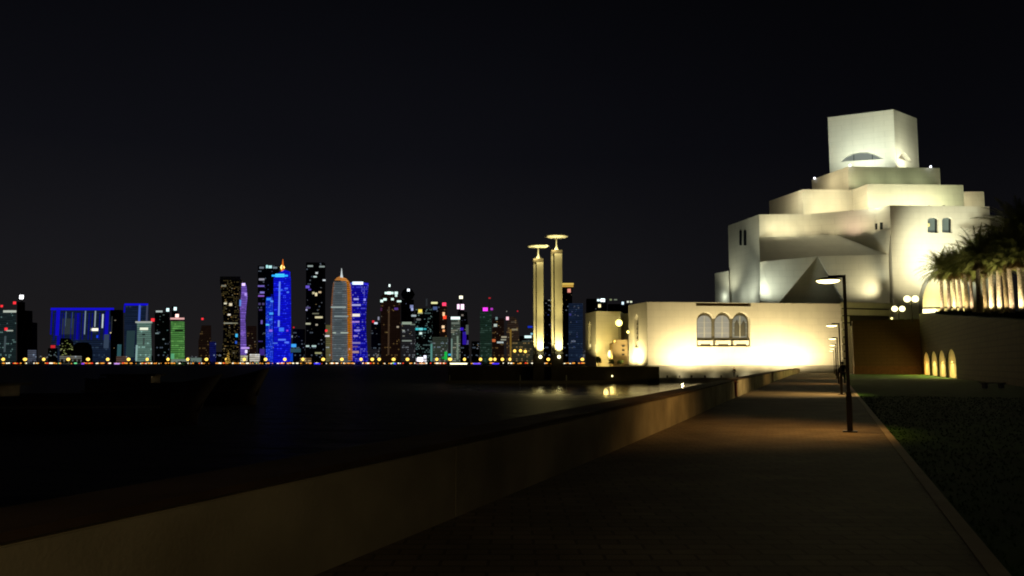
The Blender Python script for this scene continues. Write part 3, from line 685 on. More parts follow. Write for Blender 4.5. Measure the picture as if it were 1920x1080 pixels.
for x, pw in ((1225, 12), (1272, 30), (1335, 16), (1395, 30), (1455, 40)):     # low lamps washing the plinth
    q = onface(x, 704, w1, w2) + nf * 2.0; q.z = -.4
    light(WG, 'POINT', q, pw * 2.5, (255, 240, 190), .15)

# stair tower with open slots at the end of the path
ST = thing('stair_block', 'cream stair block with dark horizontal slots behind the row of lamps', 'building', P(1590, 690, 135)); ST.location.z = 0
s0 = P(1577, 600, 135); s1 = P(1676, 600, 138)
zt = P(1577, 566, 135).z; tt = (s1 - s0).normalized()
tt.z = 0; n_ = Vector((tt.y, -tt.x, 0)); s0.z = 0; s1.z = 0
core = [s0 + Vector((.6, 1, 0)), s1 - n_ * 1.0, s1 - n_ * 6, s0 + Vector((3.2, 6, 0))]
link('core', prism([(p.x, p.y) for p in core], -1, zt - .1), DARKST, ST, world=True)  # shade inside the slots painted as the core's dark colour
y = 566.0; hs = 10.3
zs = []
while y < 700:
    za = P(1577, y, 135).z; zb = P(1577, y + 10.8, 135).z; y += 13.4
    xe = s1 if y < 600 else P(1593, 600, 135.5)
    e = Vector((xe.x, xe.y, 0))
    pts = [s0, e, e - n_ * .96, s0 + Vector((.5, .96, 0))]
    link('slab', prism([(p.x, p.y) for p in pts], max(zb, -1), za), STONE, ST, world=True)
pl = [P(1593.2, 600, 135), P(1603, 600, 135)]; 
for q in pl: q.z = 0
link('pilaster', prism([(p.x, p.y) for p in (pl[0] + n_ * .2, pl[1] + n_ * .2, pl[1] - n_ * 1, pl[0] - n_ * 1)], -1, P(1595, 611, 135).z), STONE, ST, world=True)
light(ST, 'POINT', W(137, 1.8, 1.2), 200, (255, 225, 150), .3)
light(ST, 'POINT', W(139, 4.0, 9.6), 260, (255, 225, 150), .3)

# ================================================================= TWIN GLOBE LAMPS
def globe_lamp(px, py, Y, gap, r, label, zb):
    c = P(px, py, Y); t = thing('globe_lamp', label, 'street lamp', (c.x, c.y, zb), 0, 'globe lamps above the wall')
    h = c.z - zb; g = gap / 2
    link('pole', tube([(0, 0, 0), (0, 0, h - .35)], [.09, .06]), METAL, t)
    link('arm', tube([(-g, 0, h - r), (-g * .6, 0, h - r - .25), (g * .6, 0, h - r - .25), (g, 0, h - r)], [.04] * 4), METAL, t)
    for sg in (-1, 1): link('globe', ball(r, (sg * g, 0, h), seg=20), glow((255, 244, 180), 2.6), t, True)
    light(t, 'POINT', Vector((0, -.2, h)), 330, (240, 240, 120), .4, world=False)
globe_lamp(1684.5, 579, 122, 1.15, .44, 'twin globe lamp, lower left of the two on the brown wall', 8.1)
globe_lamp(1708.5, 560.5, 119, 1.2, .50, 'twin globe lamp, taller one on the right nearer the palms', 7.6)
c = P(1672, 597, 126); t = thing('garden_light', 'small glowing garden light left of the globe lamps', 'lamp', (c.x, c.y, 8.1))
link('post', tube([(0, 0, 0), (0, 0, max(.2, c.z - 8.1))], [.05, .05]), METAL, t); link('globe', ball(.16, (0, 0, max(.3, c.z - 8.1)), seg=12), glow((255, 240, 150), 3), t)
light(t, 'POINT', Vector((0, -.4, 1.2)), 60, (230, 230, 90), .3, world=False)
bm = bmesh.new(); rnd = random.Random(4)
for x in range(1668, 1732, 5): bush(bm, P(x, 602, 123) * 1 + Vector((0, 0, -.1)), rnd.uniform(.35, .6), rnd, 120, .12)
tag(link('shrub_row', bm, LEAF), 'low shrubs on the brown wall beneath the globe lamps', 'shrubs')

# ================================================================= JETTY, LIGHT PYLONS, PAVILION
JET = mat('jetty_stone', (.045, .035, .025), .85, noise=.3, nscale=.5)
j = thing('jetty', 'dark stone jetty reaching out from the wing into the bay', 'jetty', (5, 130, 0))
link('deck', prism([(-10.3, 129.5), (24, 131), (24, 152), (60, 165), (60, 190), (-6, 175)], -2.5, 1.12), JET, j, world=True)
link('ledge', prism([(-10.6, 128.3), (22.0, 130.0), (22.0, 131.0), (-10.3, 129.5)], -2.5, -1.1), mat('jetty_ledge', (.13, .11, .08), .8), j, world=True)
for x in (843, 975, 1062):
    q = P(x, 712, 128.9); link('post', tube([(q.x, q.y, -1.1), (q.x, q.y, -.2)], [.09, .09]), GREY, j, world=True)
q = P(1148, 705, 129.8); link('quay_lamp', ball(.13, q, seg=10), glow((255, 240, 170), 4), j, world=True)
PYL = mat('pylon_stone', (.50, .46, .36), .7, noise=.08, nscale=.5)
def pylon(x0, xm0, xm1, x1, ytop, ydisc, Y, label, dw):
    z0 = 1.1; a = P(x0, ytop, Y); b = P(x1, ytop, Y); zt = a.z; cxx = (a.x + b.x) / 2
    t = thing('light_pylon', label, 'pylon', (cxx, Y, z0)); k = 1 / F * Y
    zl = P(x0, 665, Y).z - z0; hh = zt - z0; f = lambda x: P(x, 600, Y).x - cxx
    link('shaft', box(f(xm1), f(x1), 0, 1.5, zl, hh), PYL, t)
    link('side_fin', box(f(x0), f(xm0), .25, 1.5, zl, hh), PYL, t)
    link('groove', box(f(xm0) + .003, f(xm1) - .003, .5, 1.45, zl - .1, hh), DARKST, t)
    link('cap', box(f(x0) - .02, f(x1) + .02, -.03, 1.55, hh + .003, hh + .55), mat('pylon_cap', (.12, .10, .07), .8), t)
    link('pedestal', box(f(x0) - .1, f(x1) + .1, -.1, 1.7, -2.2, zl), JET, t)
    hd = P(x0, ydisc, Y).z - z0; xc = f((x0 + x1) / 2)
    DM = mat('disc_white', (.78, .76, .66), .6)
    bm = lathe([(.42, 0), (.34, .25), (.16, .6), (.10, 1.0), (.08, hd - hh - .55)], 16); bmesh.ops.translate(bm, verts=bm.verts, vec=(xc, .75, hh + .56)); link('stem', bm, DM, t, True)
    r = dw / 2 * k; bm = lathe([(.2, -.22), (r * .8, -.12), (r, .03), (r * .9, .13), (.3, .2)], 36); bmesh.ops.translate(bm, verts=bm.verts, vec=(xc, .75, hd)); link('disc', bm, DM, t, True)
    q = f((xm1 + x1) / 2)
    light(t, 'POINT', Vector((xc - .5, -.45, hh + .75)), 110, (255, 238, 165), .1, world=False); light(t, 'POINT', Vector((xc + .5, -1.2, hh + 1.0)), 90, (255, 238, 165), .1, world=False)
    link('uplight', ball(.27, (q, -.5, zl - .35), seg=12), glow((255, 250, 190), 4), t, True)
    light(t, 'SPOT', Vector((q, -1.1, zl - .2)), 4200, (255, 238, 160), .15, aim=(q, .2, zl + 4), spot=75, blend=1., world=False)
    light(t, 'SPOT', Vector((q, -5.5, zl - .2)), 5200, (255, 236, 150), .15, aim=(q, .0, zl + 10.0), spot=34, blend=1., world=False)
    light(t, 'SPOT', Vector((f(x0) + .1, -2.0, zl)), 500, (255, 238, 160), .1, aim=(f((x0 + xm0) / 2), .3, zl + 4.5), spot=50, blend=1., world=False)
pylon(1000.5, 1004.5, 1006.5, 1019.0, 491, 461, 129, 'left and shorter of two floodlit pylons topped by a disc', 42)
pylon(1034.5, 1038, 1040.5, 1054.5, 475, 442.5, 129, 'right and taller of two floodlit pylons topped by a disc', 45)

PV = thing('pavilion', 'small floodlit cream building left of the wing, with a slit window', 'building', P(1120, 683, 150)); PV.location.z = 1.12
v1 = P(1117, 583.5, 150); zV = v1.z; v0 = G(1097.5, 588, zV); v2 = P(1163, 582.5, 151); v3 = P(1178, 588, 156)
pw_ = link('wall', prism([(p.x, p.y) for p in (v0, v1, v2, v2 + V2(3, 12, 0), v0 + V2(3, 12, 0))], 1.12, zV), STONE, PV, world=True)
sv = [(1103, 657), (1103, 610), (1105.5, 602), (1108, 610), (1108, 657)]
cut(pw_, [facecut(sv, v0, v1, .6, PV)])
facepoly('window', [(1102, 659), (1102, 600), (1109, 600), (1109, 659)], v0, v1, MATS['slit_glass'], PV, out=-.45, thick=.1)
facepoly('wall_lantern', [(1104, 651), (1104, 645), (1107, 645), (1107, 651)], v0, v1, glow((255, 235, 160), 1.2), PV, out=-.2, thick=.2)
link('rear_block', prism([(p.x, p.y) for p in (P(1163.5, 600, 157), P(1182, 600, 157), P(1182, 600, 166), P(1163.5, 600, 166))], 1.12, P(1165, 588, 157).z), STONE, PV, world=True)
nv = (lambda t: Vector((t.y, -t.x, 0)))((v2 - v1).normalized()); nv.z = 0; nv.normalize()
q = P(1104, 676, 147.5); light(PV, 'SPOT', q, 2600, (255, 232, 150), .2, aim=P(1106, 630, 151), spot=90, blend=1.)
for x, y, pw in ((1138, 668, 700), (1150, 672, 420), (1126, 674, 420), (1142, 640, 260)):
    q = onface(x, y, v1, v2) + nv * 3.0; light(PV, 'POINT', q, pw, (255, 222, 125), .3)
link('bright_lamp', ball(.42, onface(1140, 664, v1, v2) + nv * 1.2, (1, 1, 1.6), seg=14), glow((255, 240, 170), 3), PV, world=True)
a = thing('kiosk', 'low tan kiosk with dark louvres between pavilion and wing', 'kiosk', P(1162, 683, 146)); a.location.z = 1.12
k0 = P(1148, 640, 146); k1 = P(1178, 640, 146)
link('body', prism([(k0.x, 146), (k1.x, 146), (k1.x, 150), (k0.x, 150)], 1.12, P(1150, 643, 146).z), mat('kiosk_tan', (.4, .3, .16), .8), a, world=True)
link('parapet', prism([(k0.x + .6, 145.9), (k1.x, 145.9), (k1.x, 150.1), (k0.x + .6, 150.1)], P(1150, 642.9, 146).z, P(1150, 637, 146).z), MATS['kiosk_tan'], a, world=True)
for y in (647, 655, 663): 
    q0 = P(1166, y, 145.95); q1 = P(1171, y + 3.4, 145.95); link('louvre', box(q0.x, q1.x, 145.9, 145.998, q1.z, q0.z), DARKST, a, world=True)
for x, y, Y, r, pw, lab in ((1160.5, 605.5, 148, .62, 300, 'bright yellow globe street lamp in front of the pavilion wall'), (1177.5, 622.5, 143.5, .24, 50, 'small yellow globe lamp close to the corner of the wing')):
    c = P(x, y, Y); t = thing('globe_lamp', lab, 'street lamp', (c.x, c.y, 1.12)); h = c.z - 1.12
    link('pole', tube([(0, 0, 0), (0, 0, h - r)], [.08, .05]), METAL, t); link('globe', ball(r, (0, 0, h), seg=18), glow((255, 235, 130), 4), t, True)
    light(t, 'POINT', Vector((0, -.1, h)), pw, (255, 225, 120), r, world=False)
def shrub(px, py, Y, r, label, n=500):
    c = P(px, py, Y); t = thing('shrub', label, 'shrub', (c.x, c.y, 1.12)); bm = bmesh.new(); rn = random.Random(int(px))
    for k in range(4): bush(bm, (rn.uniform(-.3, .3) * r, rn.uniform(-.3, .3) * r, .5 * r + rn.uniform(0, .9) * r), r * .5, rn, n // 4, .13)
    link('crown', bm, LEAF, t)
    bm = bmesh.new()
    for k in range(4): tube([(0, 0, 0), (rn.uniform(-.4, .4) * r, rn.uniform(-.4, .4) * r, r)], [.06, .02], 5, bm)
    link('stem', bm, BARK, t)
shrub(1122, 672, 146, 1.0, 'dark round shrub in front of the left half of the pavilion'); shrub(1146, 676, 145, .8, 'dark forked shrub before the hot spot on the pavilion'); shrub(1162, 676, 144.5, .9, 'dark shrub before the kiosk')
shrub(1172, 640, 150, 1.6, 'taller dark shrub rising behind the kiosk', 700); 

# ================================================================= PEOPLE
def person(label, loc, face, pose, scale=1.0):
    t = thing('person', label, 'person', loc, face); t.scale = (scale,) * 3
    def skin(name, verts, edges, rad, m, parent, root=0, sub=2):
        me = bpy.data.meshes.new(name); me.from_pydata(verts, edges, []); o = bpy.data.objects.new(name, me); C.objects.link(o); o.parent = parent; me.materials.append(m)
        md = o.modifiers.new('skin', 'SKIN'); sv = me.skin_vertices[0].data
        for i, r in enumerate(rad): sv[i].radius = (r, r) if isinstance(r, float) else r
        sv[root].use_root = True
        o.modifiers.new('sub', 'SUBSURF').levels = sub; o.modifiers['sub'].render_levels = sub
        md.use_smooth_shade = True
        return o
    st = pose['stride']; ar = pose['arm']
    V = [(0, 0, .95), (0, .0, 1.12), (0, 0, 1.32), (0, 0, 1.47), (0, .01, 1.55), (0, .02, 1.63), (0, .01, 1.72),
         (-.1, 0, .90), (-.11, st * .45, .50), (-.11, st * .6, .09), (-.11, st * .6 + .14, .04),
         (.1, 0, .90), (.11, -st * .35, .50), (.11, -st * 1.0, .11), (.11, -st * 1.0 + .13, .04),
         (-.18, 0, 1.42), (-.24, -ar * .3, 1.16), (-.24, -ar * .3 + .06, .93), (-.235, -ar * .3 + .09, .86),
         (.18, 0, 1.42), (.24, ar * .3, 1.16), (.24, ar * .3 + .06, .93), (.235, ar * .3 + .09, .86)]
    E = [(0, 1), (1, 2), (2, 3), (3, 4), (4, 5), (5, 6), (0, 7), (7, 8), (8, 9), (9, 10), (0, 11), (11, 12), (12, 13), (13, 14), (3, 15), (15, 16), (16, 17), (17, 18), (3, 19), (19, 20), (20, 21), (21, 22)]
    R = [(.15, .11), (.135, .10), (.165, .11), (.10, .08), .055, .095, .075, .085, .06, .04, .035, .085, .06, .04, .035, .055, .042, .03, .03, .055, .042, .03, .03]
    skin('body', V, E, R, mat('skin', (.35, .2, .13), .6), t)
    cl = mat('dark_clothes', (.03, .022, .02), .9, noise=.3, nscale=6)
    ji = [0, 1, 2, 3, 15, 16, 17, 19, 20, 21]; jm = {k: i for i, k in enumerate(ji)}
    skin('jacket', [V[i] for i in ji], [(jm[a], jm[b]) for a, b in E if a in jm and b in jm], [(.165, .125), (.155, .12), (.18, .125), (.11, .09), .07, .058, .046, .07, .058, .046], cl, t)
    ti = [0, 7, 8, 9, 11, 12, 13]; tm = {k: i for i, k in enumerate(ti)}
    skin('trousers', [V[i] for i in ti], [(tm[a], tm[b]) for a, b in E if a in tm and b in tm], [(.16, .125), .10, .075, .06, .10, .075, .06], mat('dark_trousers', (.02, .02, .025), .9), t)
    link('hair', ball(.105, (0, -.012, 1.70), (1, 1.12, .95), 14), mat('black_hair', (.01, .008, .007), .6), t, True)
person('person in dark clothes walking beside the third lamp on the promenade', W(66.5, .75), ROT, dict(stride=.28, arm=.5), .98)
q = P(1370, 713, 128.0)
person('person in dark clothes standing on the stone footing in front of the wing', (onface(1370, 705, w1, w2) + nf * 1.6).xy.to_3d() + Vector((0, 0, -.75)), 2.6, dict(stride=.05, arm=.1), 1.0)

# ================================================================= WOODEN BOATS
HULL = mat('boat_wood', (.075, .035, .022), .7, noise=.35, nscale=1.2, bump=.3)
def dhow(label, loc, rz, ln, h, wd):
    t = thing('wooden_boat', label, 'boat', loc, rz); bm = bmesh.new(); n = 18; rings = []
    for i in range(n + 1):
        u = i / n; x = -ln / 2 + ln * u; hw = wd / 2 * (math.sin(math.pi * min(1, max(.0, (1 - u) * 1.0))) ** .55 if u > .5 else (.72 + .28 * math.sin(math.pi * u)))
        sh = h * (1 + .55 * max(0, u - .55) ** 2 * 6 + .35 * max(0, .3 - u) * 2); kx = x + (.1 * ln * max(0, u - .6) * 2)
        hw = max(hw, .06); rings.append([bm.verts.new(p) for p in ((kx, -hw, sh), (x, -hw * .92, h * .45), (x, -hw * .55, -.3), (x, 0, -.6), (x, hw * .55, -.3), (x, hw * .92, h * .45), (kx, hw, sh), (x, hw * .9, h * .8), (x, -hw * .9, h * .8))])
    for a, b in zip(rings, rings[1:]):
        for k in range(9): bm.faces.new((a[k], a[(k + 1) % 9], b[(k + 1) % 9], b[k]))
    bm.faces.new(rings[0][::-1]); bm.faces.new(rings[-1])
    link('hull', bm, HULL, t, True)
    bm = bmesh.new()
    for sg in (-1, 1):
        pts = [(r[0].co if False else None) for r in []]
    link('cabin', box(-ln * .38, -ln * .12, -wd * .32, wd * .32, h * .8, h * 1.3), HULL, t)
    link('cabin_roof', box(-ln * .41, -ln * .09, -wd * .38, wd * .38, h * 1.3, h * 1.37), mat('boat_roof', (.04, .028, .02), .8), t)
    bm = bmesh.new(); add_box(bm, -ln * .5, ln * .42, -wd / 2 - .05, -wd / 2 + .03, h * .62, h * .70); link('rubbing_strake', bm, mat('strake_pale', (.2, .15, .1), .8), t)
    link('stempost', tube([(ln * .5, 0, h * .4), (ln * .53, 0, h * 1.2), (ln * .56, 0, h * 1.55)], [.12, .10, .07], 6), HULL, t)
dhow('nearer wooden dhow at the left edge, barely visible on the dark water', Vector((-23.5, 40.5, -1.5)), .1, 15, 1.55, 4.2)
dhow('farther wooden dhow right of the nearer one, its bow towards the wing', Vector((-25.5, 61, -1.5)), .12, 12, 1.7, 3.6)

# ================================================================= SKYLINE
UNIT = {}
def unit_box(name, m):
    k = (name, m.name)
    if k not in UNIT:
        bm = box(-.5, .5, -.5, .5, -.5, .5); me = bpy.data.meshes.new(name); bm.to_mesh(me); bm.free(); me.materials.append(m); UNIT[k] = me
    return UNIT[k]
def ubox(name, m, parent, loc, sc):
    o = bpy.data.objects.new(name, unit_box(name, m)); C.objects.link(o); o.parent = parent; o.location = loc; o.scale = sc; return o
YC = 1900.
GRP = 'towers of the far skyline'
def loft(levels, Y, oc, dep=None, rnd=False, n=16):
    """levels: (py, px_left, px_right); a solid of stacked sections"""
    bm = bmesh.new(); rings = []
    for py, a, b in levels:
        d = dep / 2 if dep else max(1.5, min((b - a) * Y / F / 2, 26) * (.9 if rnd else .4)); mid = (a + b) / 2
        if rnd: sh_ = (960 - mid) * d / Y; a -= sh_; b -= sh_
        elif b < 960: b = max(b - (960 - b) * 2 * d / Y, a + (b - a) * .6)
        elif a > 960: a = min(a + (a - 960) * 2 * d / Y, b - (b - a) * .4)
        pa = P(a, py, Y); pb = P(b, py, Y); hw = max((pb.x - pa.x) / 2, .3); cx = (pa.x + pb.x) / 2 - oc[0]; z = pa.z - oc[2]
        if rnd: ring = [bm.verts.new((cx + hw * math.cos(2 * math.pi * i / n), d + (hw if rnd == 2 else d) * math.sin(2 * math.pi * i / n), z)) for i in range(n)]
        else: ring = [bm.verts.new((cx + x * hw, d + y * d, z)) for x, y in ((-1, -1), (1, -1), (1, 1), (-1, 1))]
        rings.append(ring)
    for a, b in zip(rings, rings[1:]):
        for i in range(len(a)): bm.faces.new((a[i], a[(i + 1) % len(a)], b[(i + 1) % len(a)], b[i]))
    bm.faces.new(rings[0]); bm.faces.new(rings[-1]); return bm
NT = [0]
def tower(label, levels, m, Y=YC, lights=(), scat=None, rnd=False, name='tower_block', extra=(), dep=None):
    NT[0] += 1; rn = random.Random(NT[0] * 13)
    levels = sorted(levels, key=lambda l: l[0]); base = levels[-1]
    if base[0] < 684: levels = levels + [(684, base[1], base[2])]
    cpx = (base[1] + base[2]) / 2; oc = P(cpx, 684, Y); oc.z = 0.9; oc.y = Y
    t = thing(name, label, 'skyscraper' if levels[0][0] < 640 else 'building', oc, 0, GRP if levels[0][0] < 640 else None)
    link('body', loft(levels, Y, oc, dep, rnd), m, t, bool(rnd))
    def L(x, y, w_, h_, rgb, s=1., nm='window', front=1.5):
        p = P(x, y, Y); k = Y / F
        ubox(nm, glow(rgb, s), t, (p.x - oc.x, -front, p.z - oc.z), (w_ * k, 1.2, h_ * k))  # podium walls and stair core get their lit look from this glow
    for l in lights: L(*l)
    if scat:
        n, cols, s = scat
        for _ in range(n):
            y = rn.uniform(levels[0][0] + 4, 668)
            for (y0, a0_, b0_), (y1, a1_, b1_) in zip(levels, levels[1:]):
                if y0 <= y <= y1:
                    q = (y - y0) / max(1e-6, y1 - y0); a = a0_ + (a1_ - a0_) * q; b = b0_ + (b1_ - b0_) * q; break
            w_ = rn.choice((1, 1.3, 1.7, 2.6)); 
            if b - a < w_ + 2: w_ = 1.2
            x = rn.uniform(a + w_ / 2 + .5, b - w_ / 2 - .5); L(x, y, w_, rn.choice((.9, 1.1, 1.3)), rn.choice(cols), s * rn.uniform(.2, .8))
    for nm, lv, mm, rd in extra: link(nm, loft(sorted(lv), Y, oc, None if rd != 3 else 3, rd), mm, t, bool(rd))
    return t
WW = [(255, 240, 205), (230, 240, 255), (255, 225, 160)]; TEAL = [(170, 230, 230), (200, 255, 245), (220, 255, 240)]; WRM = [(255, 220, 140), (240, 190, 110), (255, 240, 200)]; BLU = [(120, 140, 255), (190, 200, 255), (235, 240, 255)]
DK = facade('dark_glass_skin', (.008, .008, .01), frac=.05, es=.18)
DKW = facade('dark_brown_skin', (.016, .008, .006), WRM[0], WRM[1], frac=.07, es=.13, wash=(38, 24, 18), ws=.45)
TEALF = facade('dim_teal_skin', (.01, .016, .016), TEAL[0], TEAL[1], frac=.12, es=.25, wash=(34, 48, 50), ws=.7)
NAVY = facade('navy_glass_skin', (.008, .012, .02), (90, 130, 160), (120, 150, 170), frac=.06, es=.15, wash=(24, 36, 58), ws=.9)
GRYF = facade('grey_glass_skin', (.02, .02, .022), WW[0], WW[1], frac=.1, es=.25, wash=(40, 40, 44), ws=.6)
DEEP = mat('unlit_tower_skin', (.004, .004, .005), .8)
RED = (255, 50, 60); BL = (22, 16, 225); LED = 'led_strip'
R_ = lambda x, y, w_=2.6, s=1.2: (x, y, w_, w_, RED, s, 'beacon')
tower('dim teal slab at the far left edge with red beacons and white sign bars', [(581, -14, 30)], TEALF, lights=[(19, 584, 24, 4, (200, 210, 195), .8, 'roof_sign'), (19, 620, 12, 2.4, (190, 200, 185), .7, 'sign'), R_(4, 574, 4), R_(12, 617, 5), (10, 645, 3, 30, (70, 84, 88), .8, LED)], scat=(5, TEAL, .3))
tower('unlit stepped tower at the far left with a bright white mast light', [(566, 32, 47), (582, 32, 47), (582.5, 32, 61), (604, 32, 61), (604.5, 32, 70)], DEEP, YC - 20, lights=[(41, 557, 7, 7, (250, 252, 255), 4, 'mast_light'), R_(28, 568, 5)], extra=[('mast', [(566, 40, 42), (557, 40.5, 41.5)], GREY, 0)])
tower('low pale blue-grey block behind the waterfront lamps at the left', [(656, 52, 68)], facade('pale_block', (.05, .05, .06), wash=(78, 84, 100), ws=.8, frac=.02), YC - 60)
# blue outlined office slabs
for a, b, yt, lab, ls in ((96, 153, 580, 'left half of the broad office building outlined by a blue roof line', [(124, 598, 1.2, 28, (70, 90, 110), 1), (136, 600, 1.2, 30, (50, 70, 90), 1), (97, 605, 2.2, 45, BL, .35), (109, 604, 6.5, 50, BL, .6), (110, 638, 5, 18, BL, .3), (146, 612, 4, 50, BL, .35), (125, 579.5, 58, 4.2, BL, .85), (128, 612, 22, 30, (48, 58, 64), .7)] + [(x, 612, 1.6, 52, BL, .2) for x in (103, 116, 121, 134, 141, 150)]),
                          (153.5, 213, 580, 'right half of the broad office building outlined by a blue roof line', [(160, 605, 1.6, 44, (130, 150, 170), .8), (179, 598, 1.8, 30, (150, 165, 170), .9), (193, 602, 2.2, 26, (190, 205, 210), 1.), (201, 605, 6, 44, BL, .5), (200, 640, 9, 26, (50, 64, 84), 1), (184, 579.5, 60, 4.2, BL, .75), (178, 618, 13, 5, (250, 248, 225), 1.3), (183, 631, 3, 5, (20, 60, 230), .9)] + [(x, 612, 1.6, 50, BL, .2) for x in (156, 167, 173, 187, 196, 208)])):
    tower(lab, [(yt + 2, a, b)], NAVY, YC, lights=[(*l, LED) for l in ls])
tower('dark narrow slab with teal foot beside the blue outlined building', [(581, 207, 231)], DEEP, YC - 30, lights=[(224, 660, 7, 28, (48, 90, 96), .8, LED), (210, 608, 1, 30, (50, 56, 60), .8), (208, 624, 2, 2, (255, 230, 170), .8)], scat=(3, WW, .3))
tower('tall slab with blue roof line and vertical blue edge strip', [(572, 233, 279)], NAVY, YC + 30, lights=[(256, 571, 44, 3.6, BL, .85, LED), (234, 579, 2.4, 14, BL, .5, LED), (262, 588, 3.6, 34, (70, 96, 190), .9, LED), (276, 588, 3.0, 34, (70, 76, 100), .7, LED), (245, 645, 15, 50, (40, 62, 66), .8, 'podium_wall')])
tower('pale teal floodlit tower with a flared crown and a dark dome at its foot', [(604, 253, 287), (607, 257, 284), (618, 257, 283), (680, 256, 285)], facade('floodlit_teal_stone', (.1, .12, .11), TEAL[0], TEAL[1], frac=.04, es=.4, wash=(105, 140, 128), ws=.75), YC - 40,
      lights=[(270, 604, 31, 3, (165, 170, 160), 1.), (270.5, 616.5, 15, 4.5, (235, 240, 215), 1.1), (270, 627, 5, 3, (40, 50, 50), .3), (270, 640, 3, 14, (62, 74, 70), .8), (256.5, 662, 3, 30, (140, 175, 170), .9, LED)],
      extra=[('dome', [(684, 257, 287), (668, 258, 286), (660, 263, 281), (657, 269, 275)], DEEP, 1)])
tower('dark tower with two white roof lights left of the green tower', [(586, 290, 306), (586.5, 290, 318), (684, 290, 318)], DK, YC + 10, lights=[(299, 584, 12, 3.2, (190, 205, 200), .8, 'roof_light'), (315, 581, 5, 6, (210, 245, 245), 1.6, 'roof_light'), R_(287, 600, 6), (295, 625, 6, 2, (130, 150, 150), .8), (307, 636, 3, 2, (130, 150, 150), .8)], scat=(8, TEAL, .25))
tower('dark tower rising behind the green lit tower', [(574, 322, 333)], DEEP, YC + 40, lights=[(329, 579, 5, 6, (220, 250, 250), 1.6, 'roof_light')])
tower('short tower floodlit green with a pink roof line', [(603, 320.5, 346), (684, 320.5, 346)], facade('green_lit_skin', (.05, .08, .05), (190, 230, 120), (150, 210, 120), frac=.3, es=.25, wash=(86, 150, 74), ws=.75, ch=5), YC - 20,
      lights=[(333, 597.5, 26, 3.4, (225, 170, 165), 1., 'roof_light'), (332.5, 592, 6, 6, (255, 200, 190), 2.2, 'roof_light'), (336, 620, 15, 3, (30, 56, 30), .3), (324, 668, 6, 10, (90, 170, 120), .9), (338, 677, 32, 7, (120, 140, 125), .7, 'podium_wall'), (368, 675, 20, 8, (110, 130, 120), .7, 'podium_wall')], rnd=False)
tower('dim brown tower in the gap with a red beacon above', [(610, 378, 396), (640, 372, 396)], DKW, YC + 90, lights=[R_(380, 598, 3.6)], scat=(6, WRM, .2))
tower('small tower with a dull blue front left of the yellow windowed tower', [(641, 393, 405)], facade('dull_blue', (.01, .01, .03), wash=(18, 24, 92), ws=.7, frac=.02), YC + 20)
tower('dark flared tower with scattered yellow windows and a wide top', [(523, 412, 455), (536, 413, 454), (560, 416, 452), (600, 419, 450), (640, 418, 451), (684, 414, 452)],
      facade('yellow_window_skin', (.02, .018, .012), (235, 215, 140), (200, 175, 100), frac=.42, es=.12, cw=3.2, ch=4), YC,
      lights=[(432, 522, 38, 7, (10, 9, 9), .3, 'crown'), (444, 629, 4, 6, (60, 180, 235), 1.1), (443, 642, 3, 5, (40, 90, 210), .9), (423, 569, 5, 3, (235, 230, 200), .9), (433, 571, 5, 5, (240, 225, 190), .9), (430, 590, 5, 3, (250, 240, 220), .9), (428, 606, 16, 2, (180, 180, 160), .6), (441, 606, 10, 2, (160, 160, 130), .6), (420, 536, 9, 3, (150, 150, 130), .6)],
      scat=(46, WRM, .45))
tower('slim curved tower lit purple from top to foot', [(531, 456, 460), (536, 453, 462), (556, 452, 464), (575, 450, 462), (600, 451, 460), (655, 451, 462)], facade('purple_led_skin', (.04, .03, .08), (220, 190, 255), (160, 120, 240), frac=.3, es=.45, wash=(128, 96, 205), ws=.8, cw=2.4, ch=4.2), YC - 25,
      lights=[(457, 533.5, 6, 5, (215, 190, 255), 1.6, 'roof_light'), (461, 552, 4, 5, (190, 160, 255), .9), (460, 652.5, 15, 3, (200, 165, 250), 1., LED), (462, 659, 4, 6, (235, 225, 255), 1.2), (451, 568, 3, 12, (100, 150, 240), .8, LED)])
tower('dim tower between the purple tower and the blue cluster', [(611, 463, 481)], DKW, YC + 70, scat=(9, WRM, .25))
tower('tall dark tower with blue and purple bars left of the bright blue tower', [(498, 483.5, 523)], DK, YC + 60,
      lights=[(491, 502, 8, 3.4, (110, 120, 130), 1), (501, 500, 3.5, 5.5, (175, 235, 235), 1.1, 'roof_light'), (507, 500.5, 6, 5, (185, 235, 235), 1.1, 'roof_light'), (516, 502, 8, 3.4, (110, 125, 130), 1., 'roof_light'), (491, 524, 10, 3.6, (150, 150, 165), .9), (490, 536.5, 12, 2.6, (120, 100, 195), .9, LED), (492, 548.5, 8, 3.6, (135, 125, 215), .9, LED), (490, 555, 11, 2.8, (140, 90, 200), .9, LED), (487, 570, 4, 4, (80, 70, 120), .8), (494, 570, 4, 4, (80, 70, 120), .8), (489, 581, 6, 3, (70, 56, 110), .8), (491, 604, 3, 7, (120, 100, 200), .8), (492, 660, 9, 12, (60, 40, 140), .8), (489, 640, 8, 2, (60, 50, 120), .8)], scat=(14, BLU, .2))
BLUEL = facade('blue_led_skin', (.01, .01, .06), (120, 160, 255), (60, 90, 255), frac=.12, es=.6, wash=(12, 18, 218), ws=.95, cw=3, ch=4.2, rowdark=.4)
BLUEW = facade('light_blue_led_skin', (.01, .02, .08), (130, 180, 255), (90, 130, 255), frac=.5, es=.42, wash=(16, 50, 225), ws=.85, cw=2.4, ch=3.8, rowdark=.4)
